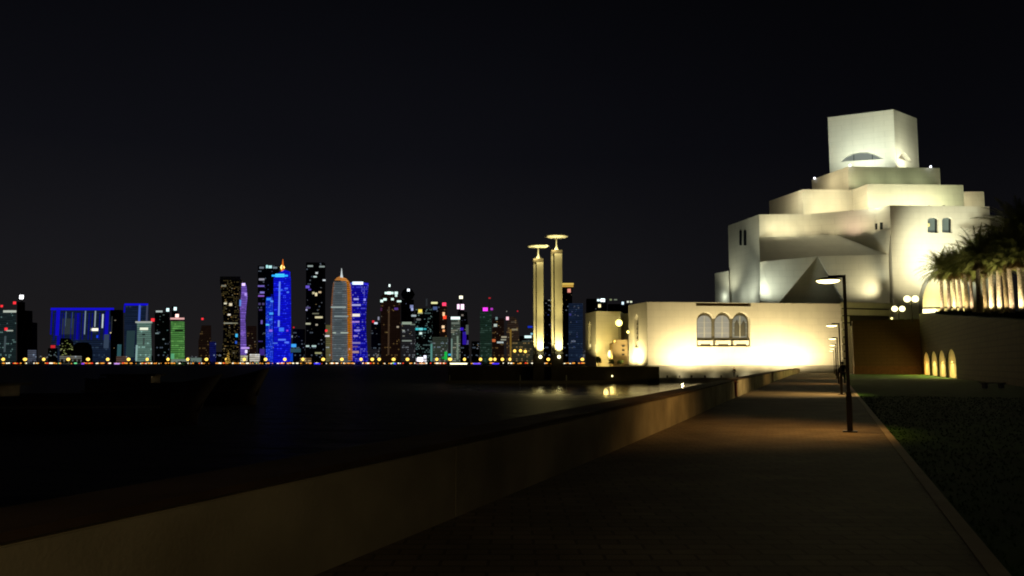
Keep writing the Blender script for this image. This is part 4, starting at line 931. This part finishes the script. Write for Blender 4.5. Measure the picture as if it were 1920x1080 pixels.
tower('brightest tower, lit deep blue with a cyan top and an orange spire', [(506, 534, 542), (512, 522, 543), (520, 514, 544.5), (600, 514, 545), (684, 513, 544)], BLUEL, YC,
      lights=[(525, 517, 30, 3.4, (40, 170, 255), 1.2, 'crown_light'), (525, 516.5, 17, 6, (70, 200, 255), 1.3, 'crown_light'), (524, 560, 2.6, 64, (110, 150, 255), .9, LED), (523, 607, 3, 12, (120, 160, 255), .8), (528, 618, 9, 7, (60, 130, 255), .9), (529, 637, 14, 3, (80, 120, 255), 1), (538, 642, 8, 3, (90, 130, 255), .9), (516, 643.5, 9, 2.4, (80, 120, 255), .8), (537, 541, 6, 3, (70, 110, 255), .9), (540, 548, 4, 3, (80, 130, 255), .9), (526, 544, 8, 3, (60, 110, 255), .9), (539, 620, 3, 3, (150, 70, 230), .9)],
      extra=[('spire', [(508, 526.5, 533), (500, 527.5, 532.5), (494, 529, 531.5), (486, 530, 530.8)], glow((235, 120, 30), .9), 1), ('spire_lamp', [(505, 527, 532), (501, 525.5, 534), (497, 527.5, 532)], glow((255, 225, 130), 2.2), 1)], rnd=1, dep=50)
tower('blue lit lower wing in front of the brightest blue tower', [(557, 500, 511), (566, 498.5, 512), (684, 498.5, 512)], BLUEW, YC - 40, lights=[(504, 561, 8, 4, (60, 150, 255), .9), (510, 565, 5, 3, (90, 160, 255), .9), (509, 588, 7, 4, (70, 170, 255), .9), (502, 609, 6, 3, (90, 200, 255), .9), (508, 620, 6, 4, (150, 110, 240), .9), (508, 599, 6, 3, (60, 130, 255), .8)])
tower('dark blue flank between the wing and the body of the brightest tower', [(552, 508, 516)], facade('dark_blue_flank', (.005, .005, .04), wash=(8, 14, 150), ws=.8, frac=.03), YC + 12)
tower('small dark tower with cyan sign and blue dome right of the blue tower', [(617, 549, 572)], DK, YC + 30, lights=[R_(551, 614, 2.5, .6), (548, 631, 2, 4, (150, 170, 190), .7), (551, 648, 9, 6, (60, 160, 240), 1.1, 'sign'), (554, 657, 20, 7, (50, 84, 96), .8)],
      extra=[('dome', [(680, 538, 560), (670, 541, 560), (663, 546, 559), (661, 550, 556)], glow((10, 70, 205), .8), 1)], scat=(5, BLU, .2))
tower('tall dark tower with white crown bars just left of the bullet shaped tower', [(492, 574, 610), (684, 573, 610)], DK, YC + 20,
      lights=[(582, 499, 10, 2.8, (160, 175, 170), .8, 'roof_light'), (604, 500, 10, 2.8, (150, 165, 160), .8, 'roof_light'), (594, 512, 4, 3.2, (215, 225, 225), .9), (591, 519, 6, 2.6, (200, 225, 220), .9), (608, 525.5, 5, 2.6, (225, 235, 240), .9), (577, 538, 7, 5, (110, 90, 215), .9, LED), (581, 543, 5, 2.5, (90, 70, 190), .8, LED), (588, 549.5, 4, 4, (210, 200, 160), .9), (593, 552, 4, 6, (240, 225, 180), 1), (600, 548, 5, 3, (225, 195, 150), .9), (598, 595, 14, 3.4, (225, 215, 170), .9), (592, 588, 12, 2, (120, 120, 100), .8), (578, 607, 9, 3, (200, 200, 170), .8), (594, 609, 4, 3, (190, 180, 160), .8), (577, 649, 6, 3, (190, 215, 210), .9), (589, 649, 8, 3, (190, 220, 215), .9), (597, 662, 12, 3, (170, 170, 120), .8), (578, 577, 8, 3, (90, 80, 130), .8), (575, 581, 3, 3, (190, 190, 230), .8)], scat=(16, WW, .25))
tower('small cream block between dark tower and bullet shaped tower', [(609, 611, 622)], facade('cream_block_skin', (.1, .1, .06), wash=(112, 108, 70), ws=.75, frac=.04), YC - 10, lights=[R_(612, 620, 4), (614, 630, 8, 3, (225, 225, 225), 1, 'sign')])
tower('bullet shaped round tower with grey-blue body and orange edge', [(526.5, 626.2, 654.3), (533, 624, 656), (560, 621.5, 658), (600, 620, 659), (684, 620, 660)],
      facade('grey_blue_lattice', (.1, .1, .1), (170, 185, 185), (150, 160, 160), frac=.16, es=.22, wash=(92, 104, 110), ws=.8, ch=4.2), YC - 30,
      lights=[(635, 576, 28, 2.4, (165, 180, 175), .9), (640, 593, 26, 2, (150, 165, 165), .9), (627, 624, 6, 2.4, (170, 185, 170), .9), (646, 624, 14, 2.4, (165, 180, 165), .9), (633, 527, 12, 3, (40, 44, 46), .3)],
      extra=[('spire', [(520, 637.5, 643.5), (514, 639, 642), (503, 640.2, 640.9)], glow((215, 225, 225), .9), 1)], rnd=1, dep=50)
# floodlight on the round tower's edges painted as glowing ribs, plus a glowing dome cap
def edge_strip():
    t = [o for o in bpy.data.objects if o.get('label', '').startswith('bullet shaped')][0]; oc = t.location
    Y = YC - 30
    link('flood_glow_rib', (lambda bm: bm)(loft([(527, 649, 653.5), (533, 650, 656.4), (560, 651, 658.8), (600, 651, 659.8), (676, 652, 660.6)], Y - 2, oc, 22)), facade('orange_flood', (.2, .1, .03), wash=(190, 112, 22), ws=.85, frac=.02), t)
    link('flood_glow_rib', loft([(530, 624.4, 626.2), (545, 622.4, 624.2), (560, 621, 623), (600, 619.4, 622), (676, 619.4, 622)], Y - 2, oc, 22), facade('orange_flood_dim', (.2, .1, .03), wash=(140, 92, 62), ws=.7, frac=.02), t)
    link('dome_cap', loft([(518, 637.5, 643.5), (519.4, 633, 648.2), (522, 629, 651.4), (526.6, 626, 654.5), (529, 625, 655.4)], Y - 1.5, oc, 53, 1), facade('dome_orange', (.2, .1, .03), wash=(215, 140, 66), ws=1.0, frac=.02), t, True)
edge_strip()
tower('waisted tower lit blue with a white crown right of the bullet shaped tower', [(530, 657, 691.5), (560, 657, 688), (600, 657, 686), (630, 657, 687), (660, 657, 689), (684, 657, 692)],
      facade('blue_diagrid_skin', (.01, .01, .05), (240, 235, 255), (90, 100, 255), frac=.34, es=.42, wash=(18, 14, 205), ws=.6, cw=3, ch=4.6), YC,
      lights=[(671, 531, 20, 5.2, (225, 240, 250), 1.7, 'crown'), (662, 531, 4, 3, (130, 190, 235), 1, 'crown'), (687, 533, 7, 2, (60, 50, 240), .9, LED), (668, 591, 14, 5, (250, 240, 225), 1.), (667, 603.5, 14, 2.5, (190, 150, 245), .9), (668, 572, 17, 3, (190, 190, 240), .8), (668, 561, 9, 3, (190, 190, 250), .8), (684, 562, 4, 4, (150, 150, 255), 1), (670, 619.5, 11, 3, (160, 150, 240), .8), (667, 643, 18, 3, (150, 140, 200), .8), (665, 660, 16, 4, (210, 170, 170), .6), (667, 630, 8, 2.5, (170, 150, 230), .8), (666, 650, 10, 2.5, (120, 90, 160), .7)], scat=(14, BLU, .5))
tower('dim low tower with a red beacon right of the waisted blue tower', [(605, 696, 714)], DK, YC + 60, lights=[R_(700, 603, 4, .8), (705, 606, 6, 3.4, (225, 235, 255), 1, 'sign'), (710, 597, 3, 6, (150, 150, 170), .8)], scat=(4, WW, .2))
tower('brown stepped tower with rows of white lights at its top', [(546, 726, 736), (548, 722, 745), (556, 714.5, 749), (566, 714, 751)], DKW, YC,
      lights=[(730.5, 535.5, 3, 4.5, (235, 255, 250), 1.6, 'mast_light'), (724, 549.5, 5, 4, (220, 250, 240), 1.3), (730, 549.5, 7, 5, (225, 255, 245), 1.6), (736, 549.5, 4, 4, (220, 250, 240), 1.2), (743, 549.5, 6, 5, (215, 245, 235), 1.3), (743, 554.5, 4, 4, (210, 240, 230), 1.1), (716, 564.5, 5, 4.5, (215, 245, 235), 1.4), (722, 561.5, 6, 4, (215, 250, 240), 1.4), (736, 561, 5, 4, (215, 245, 235), 1.3), (747, 565, 5, 3.4, (210, 240, 230), 1.2), (751, 565, 3, 3, (210, 240, 230), 1.2), (729, 620, 3, 90, (86, 66, 48), .55, 'stair_core'), (715, 580, 3, 6, (80, 40, 80), .7), (743, 579, 7, 4, (90, 60, 150), .8)],
      extra=[('mast', [(546, 729.7, 731.3), (536, 730.2, 730.8)], GREY, 0)], scat=(10, WRM, .22))
tower('dark tower carrying a black sphere with a white light', [(562, 752, 776)], DEEP, YC + 30, lights=[(766, 544, 4.6, 4.6, (235, 245, 255), 2, 'mast_light'), (772, 575, 6, 6, (140, 150, 200), .8), (773, 580, 4, 5, (180, 190, 240), .9)],
      extra=[('sphere', [(563, 762, 769), (559, 755, 774), (551, 751.5, 778), (544, 755, 774), (540, 761, 769)], DEEP, 1)], scat=(6, BLU, .25))
tower('grey office block with a pale roof bar in front of the sphere tower', [(604, 752.5, 779)], GRYF, YC - 20, lights=[(763, 606, 18, 4.6, (150, 165, 145), .9, 'roof_sign'), (774, 608.5, 9, 2, (120, 135, 120), .8), (763, 639, 18, 2.4, (140, 150, 140), .8), (757, 620, 4, 2.4, (170, 180, 170), .8), (746, 613, 4, 3, (190, 175, 150), .8), (757, 630, 4, 2, (130, 130, 120), .8)], scat=(12, WW, .35))
tower('office tower with teal windows under a small yellow dome', [(578, 779, 811)], facade('teal_window_skin', (.01, .015, .018), TEAL[0], TEAL[1], frac=.28, es=.2, cw=3.6, ch=4.2), YC,
      lights=[(788, 583, 7, 6, (250, 225, 90), 1.1, 'dome_lamp'), (788, 587, 9, 2.4, (190, 190, 140), .8), (776, 592, 9, 3.4, (170, 185, 190), .9), (785, 599, 8, 3, (120, 120, 120), .8), (782, 617, 5, 4, (60, 210, 220), .9), (789, 617, 8, 4, (120, 225, 230), .9), (789, 625, 5, 4, (220, 250, 240), 1), (797, 617, 5, 3, (60, 190, 200), .8)], scat=(34, TEAL, .5))
tower('dim tower with a yellow roof bar behind the red sign tower', [(567, 808, 826)], DK, YC + 50, lights=[(814.5, 568, 12, 3.4, (235, 235, 170), 1.1, 'roof_light'), (816, 578, 8, 6, (80, 100, 150), .8), (800, 567, 3, 14, (46, 50, 54), .8, 'mast')], scat=(5, BLU, .3))
tower('brown tower with a column of red sign lights', [(572, 824, 838)], DKW, YC + 5, lights=[(833, 570.5, 7, 6, (255, 60, 100), 1.6, 'beacon'), (832, 589, 4, 7, (255, 200, 150), 1.2, 'sign'), (834, 595, 6, 6, (255, 70, 40), 1.3, 'sign'), (831, 613, 5, 5, (255, 215, 170), 1.1, 'sign'), (832, 620, 4, 4, (255, 170, 110), 1., 'sign')], scat=(8, WRM, .35))
tower('low pale grey block with green corner light', [(632, 811, 840)], facade('pale_low_skin', (.04, .05, .04), frac=.2, es=.3, wash=(58, 66, 56), ws=.8), YC - 40, lights=[(836, 667, 5, 15, (20, 190, 70), .9, LED), (833, 671, 9, 4, (20, 160, 60), .7, LED), (809, 662, 3.5, 34, (90, 150, 140), .8, LED)], scat=(8, TEAL, .3))
tower('slim grey tower with white roof light and bright vertical piers', [(597, 846, 863)], facade('pier_skin', (.04, .045, .04), TEAL[1], WW[0], frac=.3, es=.35, wash=(74, 84, 74), ws=.75), YC,
      lights=[(854, 596.5, 17, 5, (225, 245, 240), 1.5, 'roof_light'), (854, 606, 15, 3, (110, 120, 110), .9), (847, 655, 2.4, 40, (130, 160, 148), .7, LED), (858, 652, 3.4, 44, (130, 150, 130), .7, LED), (843, 665, 5, 3.5, (40, 170, 220), 1., 'sign'), (842, 673, 5, 4, (240, 220, 120), 1.1)], scat=(8, WW, .4))
tower('spired tower with two pink lamps under a white mast light', [(585, 858, 876), (684, 858, 881)], DK, YC + 35, lights=[(864.5, 557.5, 6.5, 5.5, (255, 250, 215), 1.9, 'mast_light'), (859.5, 575, 4.6, 9, (255, 215, 245), 1.6, 'roof_light'), (867, 575.5, 6, 10, (255, 220, 245), 1.7, 'roof_light'), (867, 591, 4, 3, (140, 130, 120), .8), (864, 617, 10, 5, (60, 24, 210), .8, LED), (871, 634, 7, 24, (52, 22, 190), .55, LED), (876, 618, 5, 18, (96, 106, 96), .6), (877, 642, 3, 8, (90, 80, 150), .8)],
      extra=[('spire', [(586, 859, 871), (570, 862, 867), (558, 864, 865)], DEEP, 0)], scat=(7, BLU, .3))
tower('greenish tower with magenta roof lights', [(583, 900, 922)], facade('greenish_skin', (.015, .025, .02), (130, 170, 150), (110, 140, 130), frac=.25, es=.2, wash=(30, 50, 40), ws=.8), YC,
      lights=[(910, 580, 9, 6.5, (240, 60, 235), 1.5, 'roof_light'), (922, 579.5, 4.5, 4, (190, 60, 200), .9, 'roof_light'), (918, 559, 4, 2.6, (190, 40, 50), .8, 'beacon'), (926, 638.5, 6, 5, (220, 110, 60), .8)], extra=[('mast', [(583, 916.8, 917.8), (560, 917.1, 917.5)], GREY, 0)], scat=(9, TEAL, .25))
tower('dim brown tower with a few white windows right of the magenta lights', [(597, 923, 945)], DKW, YC + 40, lights=[(931, 597, 4, 5, (120, 150, 150), .9), (929, 610, 6, 5, (190, 205, 195), .9), (938, 642, 12, 3, (200, 215, 215), .8), (945, 632, 10, 3, (190, 180, 150), .7), (944, 637, 10, 2.4, (170, 170, 150), .7)], scat=(14, WRM, .45))
tower('barrel topped brown tower with a vertical gold strip', [(594, 958, 964), (597, 954, 968), (604, 952, 971), (616, 950, 973), (684, 950, 973)], facade('barrel_skin', (.03, .02, .015), WRM[0], WRM[1], frac=.28, es=.22, wash=(52, 40, 32), ws=.8), YC - 10,
      lights=[(951.5, 597, 5, 6, (255, 200, 215), 1.3, 'roof_light'), (957.5, 645, 3, 55, (150, 116, 44), .6, LED), (965, 618, 11, 3, (150, 140, 110), .7), (963, 604, 10, 2, (90, 80, 66), .7), (970.5, 583.5, 2.4, 2.4, (220, 40, 60), .7, 'beacon'), (950, 584, 2, 2, (140, 140, 130), .7, 'beacon')], scat=(10, WRM, .4))
tower('low dim block with white and blue signs left of the pylons', [(630, 974, 1001)], DK, YC, lights=[(990, 631.5, 13, 4.4, (215, 245, 245), 1.3, 'sign'), (994, 613, 9, 3.4, (20, 50, 200), .8, 'sign'), (997, 626, 4, 3.4, (140, 200, 225), .9), (989, 640, 20, 2, (90, 100, 90), .7)], scat=(12, WW, .5))
tower('dark tower seen between the two pylons', [(562, 1020, 1036)], DK, YC, lights=[(1030, 563, 5, 1.8, (140, 140, 130), .8)], scat=(18, BLU, .25))
tower('dark tower with a gold lit crown behind the taller pylon', [(531, 1048, 1075), (541, 1048, 1073)], DK, YC + 20, lights=[(1064, 532.5, 23, 3.2, (225, 190, 90), 1., 'crown'), (1064, 536.5, 22, 3.4, (205, 160, 70), .9, 'crown'), (1067, 545, 6, 7, (235, 150, 130), 1., 'sign'), (1054, 570, 2, 3, (240, 220, 140), .8)], scat=(10, WRM, .25))
tower('wide dark tower left of the pavilion with dim blue windows', [(569, 1066, 1093)], NAVY, YC, lights=[(1075, 640, 8, 3, (110, 120, 140), .7), (1069, 590, 4, 4, (60, 60, 130), .8)], scat=(22, BLU, .22))
tower('dark block behind the pavilion with bright white roof lights', [(560, 1099, 1138), (684, 1099, 1138)], DEEP, YC, lights=[(1122, 563, 5, 4, (220, 245, 250), 1.5, 'roof_light'), (1130, 563, 8, 6, (240, 255, 255), 2.2, 'roof_light'), (1124, 573.5, 5, 6, (250, 235, 180), 1.3, 'roof_light')], scat=(4, WW, .2))
tower('dark block between pavilion and wing with a row of small roof lights', [(570, 1139, 1178)], DEEP, YC + 30, lights=[(1145, 562, 4, 3, (140, 150, 110), .8, 'roof_light'), (1154, 562, 6, 2, (130, 140, 120), .8, 'roof_light'), (1167.5, 568.5, 4, 5, (215, 240, 255), 1.4, 'roof_light'), (1177, 566, 3.4, 3, (230, 235, 220), 1.1, 'roof_light'), (1183, 566, 4, 3, (230, 235, 200), 1.1, 'roof_light')], scat=(4, WW, .3))
# low waterfront buildings
tower('low building with yellow-green lit windows above a white arcade', [(634, 114, 131), (642, 112, 138)], DEEP, YC - 60, scat=(34, [(205, 215, 130), (160, 175, 90), (225, 230, 180)], .75), name='waterfront_building')
tower('low white arcade on the waterfront below the yellow-green windows', [(667, 112, 153)], facade('white_arcade', (.1, .1, .1), wash=(112, 114, 108), ws=.75, frac=.05), YC - 75, lights=[(x, 677, 4.6, 8, (16, 16, 16), .4, 'arch') for x in (117, 125, 133, 141, 149)], name='waterfront_building')
tower('dark domed hall right of the white arcade', [(642, 146, 164), (647, 140, 170), (658, 138, 172)], DEEP, YC - 50, name='waterfront_building', rnd=1)
tower('low dim hall under a red beacon left of the arcade', [(653, 90, 108)], DK, YC - 60, lights=[(100, 650, 8, 5, RED, .6, 'beacon')], name='waterfront_building', scat=(5, TEAL, .3))
tower('small white lit box building at the foot of the purple tower', [(666, 451, 464)], facade('white_lit_a', (.1, .1, .1), wash=(200, 195, 165), ws=.8, frac=.1), YC - 60, name='waterfront_building')
tower('larger white lit box building right of the purple tower', [(664, 468, 487)], facade('white_lit_b', (.1, .1, .1), wash=(215, 210, 195), ws=.85, frac=.1), YC - 60, name='waterfront_building')
tower('cluster of white floodlit pavilions on the waterfront left of centre', [(672, 780, 800)], facade('white_lit_c', (.1, .1, .1), wash=(230, 225, 235), ws=1.0, frac=.3), YC - 70, name='waterfront_building', lights=[(788, 674, 10, 8, (255, 245, 250), 2.2, 'lit_front'), (797, 669, 5, 5, (235, 235, 255), 1.8, 'lit_front')])
tower('tan floodlit low building behind the promenade trees left of the pylons', [(640, 960, 1000)], facade('tan_low', (.04, .04, .03), WRM[0], WRM[1], frac=.2, es=.3, wash=(48, 50, 40), ws=.8), YC - 50, name='waterfront_building')
tower('low pinkish hall beneath the tall slab with the blue edge strip', [(668, 218, 240)], facade('pinkish', (.05, .04, .04), wash=(92, 70, 62), ws=.75, frac=.1), YC - 70, name='waterfront_building')
tower('sandy lit hall on the waterfront at the foot of the tall dark tower', [(671, 563, 584)], facade('sandy', (.05, .04, .03), WRM[0], WRM[2], frac=.45, es=.5, wash=(110, 84, 52), ws=.8), YC - 70, name='waterfront_building')
for i, (a, b, y) in enumerate(((640, 656, 660), (686, 712, 655), (884, 899, 640), (1076, 1097, 655), (1000, 1018, 650), (70, 92, 668), (172, 206, 664), (346, 372, 668), (405, 416, 660))):
    tower(['dark low block at the foot of the bullet shaped tower', 'dark low block right of the waisted blue tower', 'dark low block left of the greenish tower', 'dark low block left of the pavilion', 'dark low block behind the left pylon', 'dark low block right of the unlit stepped tower', 'dark low block under the broad blue outlined building', 'dark low block right of the green tower', 'dark low block left of the flared tower'][i], [(y, a, b)], GRYF if i % 2 else DK, YC + 15, scat=(6, WW, .35), name='waterfront_building')

# shore lamps
def shore_lamp():
    t = thing('street_lamp', '', 'street lamp'); link('pole', tube([(0, 0, 0), (0, 0, 9.4)], [.25, .15], 6), METAL, t)
    link('lantern', ball(3.6, (0, 0, 10.6), (1.1, 1, .95), 12), glow((255, 205, 90), 2.1), t, True); return t
sl = shore_lamp(); first = True
for i, x in enumerate((6, 47, 82, 128, 165, 202, 241, 276, 315, 352, 387, 425, 458, 498, 534, 568, 606, 641, 677, 698, 711, 738, 764, 819, 844, 871, 901, 920, 928, 942, 956, 1028, 1092)):
    y = 674 if x < 880 else 672.5; Yl = 1806; p = P(x, y, Yl); o = sl if first else copy_tree(sl); first = False
    o.location = (p.x, Yl, .9); k = random.uniform(.75, 1.12); o.scale = (k, k, 1)
    tag(o, 'yellow street lamp in the row along the far waterfront', 'street lamp', 'street lamps along the far waterfront')
for i, (x, y) in enumerate(((965, 658), (976, 657.5), (985, 659))):
    p = P(x, y, 1840); o = copy_tree(sl); o.location = (p.x, 1840, .9)
    for ch in o.children:
        if ch.name.startswith('lantern'): ch.location.z = p.z - .9 - 10.6
        else: ch.scale.z = (p.z - .9) / 10.6
    tag(o, ['leftmost', 'middle', 'rightmost'][i] + ' of three taller yellow lamps left of the pylons', 'street lamp')
def quay_light(col, s, nm):
    t = thing('quay_lamp', '', 'lamp'); link('post', tube([(0, 0, 0), (0, 0, 1.2)], [.12, .1], 5), METAL, t); link('lantern', ball(1.0, (0, 0, 1.6), seg=8), glow(col, s), t); return t
ql = {k: quay_light(c, s, k) for k, (c, s) in dict(orange=((255, 165, 60), 1.3), white=((255, 245, 215), 1.8), red=((255, 70, 40), 1.3), green=((120, 255, 170), 1.2)).items()}
fu = set(); rnd = random.Random(21)
for i in range(270):
    x = rnd.uniform(2, 1098); 
    if 838 < x < 884 or 1000 < x < 1020 or 1035 < x < 1056: continue
    k = rnd.choices(['orange', 'white', 'red', 'green'], [9 if x < 520 else 4, 3, 1.2, .4])[0]
    p = P(x, 683.8 if rnd.random() < .75 else 681.5, 1803); o = ql[k] if k not in fu else copy_tree(ql[k]); fu.add(k)
    sc = rnd.uniform(.6, 1.7); o.location = (p.x, 1803 + rnd.uniform(0, 2), max(.9, p.z - 1.0)); o.scale = (sc * rnd.choice((1, 1.6, 2.6)), sc, min(sc, 1.2))
    tag(o, {'orange': 'low orange lamp on the far quay edge', 'white': 'low white lamp on the far quay edge', 'red': 'low red lamp on the far quay edge', 'green': 'low green lamp on the far quay edge'}[k], 'lamp', 'low %s lamps on the far quay' % k)
for k in ql:
    if k not in fu: ql[k].location = (P(300, 683, 1803).x, 1804, .9); tag(ql[k], 'low %s lamp on the far quay edge' % k, 'lamp', 'low %s lamps on the far quay' % k)
# lit tour boats
def tour_boat(x0, x1, y, col, s, label):
    Y = 1770; a = P(x0, y, Y); b = P(x1, y, Y); t = thing('tour_boat', label, 'boat', ((a.x + b.x) / 2, Y, -1.5)); hw = (b.x - a.x) / 2
    bm = bmesh.new(); pts = [(-hw, -2.5), (hw * .8, -2.5), (hw * 1.1, 0), (hw * .8, 2.5), (-hw, 2.5)]; link('hull', prism(pts, -.4, 1.6, bm), HULL, t)
    link('cabin', box(-hw * .85, hw * .7, -2, 2, 1.6, 4.4), mat('cabin_white', (.3, .3, .3), .6), t); link('roof', box(-hw * .9, hw * .75, -2.3, 2.3, 4.4, 4.8), mat('cabin_white', (.3, .3, .3)), t)
    link('lit_windows', box(-hw * .85, hw * .7, -2.15, -2.003, 1.9, 4.2), glow(col, s), t); link('led_strip', box(-hw * .9, hw * .75, -2.4, -2.303, 4.35, 4.75), glow(col, s), t)
tour_boat(841, 882, 682, (255, 250, 205), 2.6, 'long tour boat with a bright continuous white window band')
for a, b, c, lab in ((588, 603, (60, 50, 255), 'tour boat lit blue-violet left of the bullet shaped tower'), (886, 904, (110, 80, 255), 'tour boat lit violet just right of the long white boat'), (922, 938, (70, 50, 250), 'tour boat lit violet, second right of the long white boat'), (153, 160, (140, 70, 230), 'small boat lit purple below the blue outlined building'), (214, 227, (200, 150, 240), 'small boat lit pale violet below the narrow dark slab'), (738, 744, (80, 60, 255), 'small boat lit violet below the stepped brown tower')): tour_boat(a, b, 683, c, 1.2, lab)
t = thing('lit_tree', 'cone shaped tree of yellow lights at the foot of the flared tower', 'tree', P(427, 684, 1800).xy.to_3d() + Vector((0, 0, .9)))
link('light_cone', lathe([(6.5, 2), (4, 11), (1.6, 22), (.2, 32)], 10), facade('light_cone', (.02, .02, .01), (255, 225, 110), (255, 200, 80), frac=.6, es=1.0, cw=2, ch=2.2, wash=(120, 90, 30), ws=.6), t); link('trunk', tube([(0, 0, 0), (0, 0, 3)], [.4, .4]), BARK, t)
# dark trees of the far corniche, one mass
bm = bmesh.new(); rnd = random.Random(5)
for i in range(240):
    x = rnd.uniform(-10, 1100); p = P(x, 684, 1815); r = rnd.uniform(3, 6.5)
    for k in range(26):
        v = Vector((rnd.gauss(0, .5), rnd.gauss(0, .4), rnd.gauss(0, .35))) * r; c = p + v; c.z = .9 + abs(v.z) + r * .35; a = Vector((rnd.gauss(0, 1), rnd.gauss(0, .3), rnd.gauss(0, 1))).normalized() * r * .3; b = Vector((a.z, 0, -a.x)) * .7
        bm.faces.new([bm.verts.new(c - a), bm.verts.new(c + b), bm.verts.new(c + a), bm.verts.new(c - b)])
tag(link('shore_trees', bm, mat('far_foliage', (.02, .025, .012), .9)), 'dark mass of low trees along the far waterfront', 'trees', kind='stuff')
print('TOWERS', NT[0], 'OBJECTS', len(bpy.data.objects))
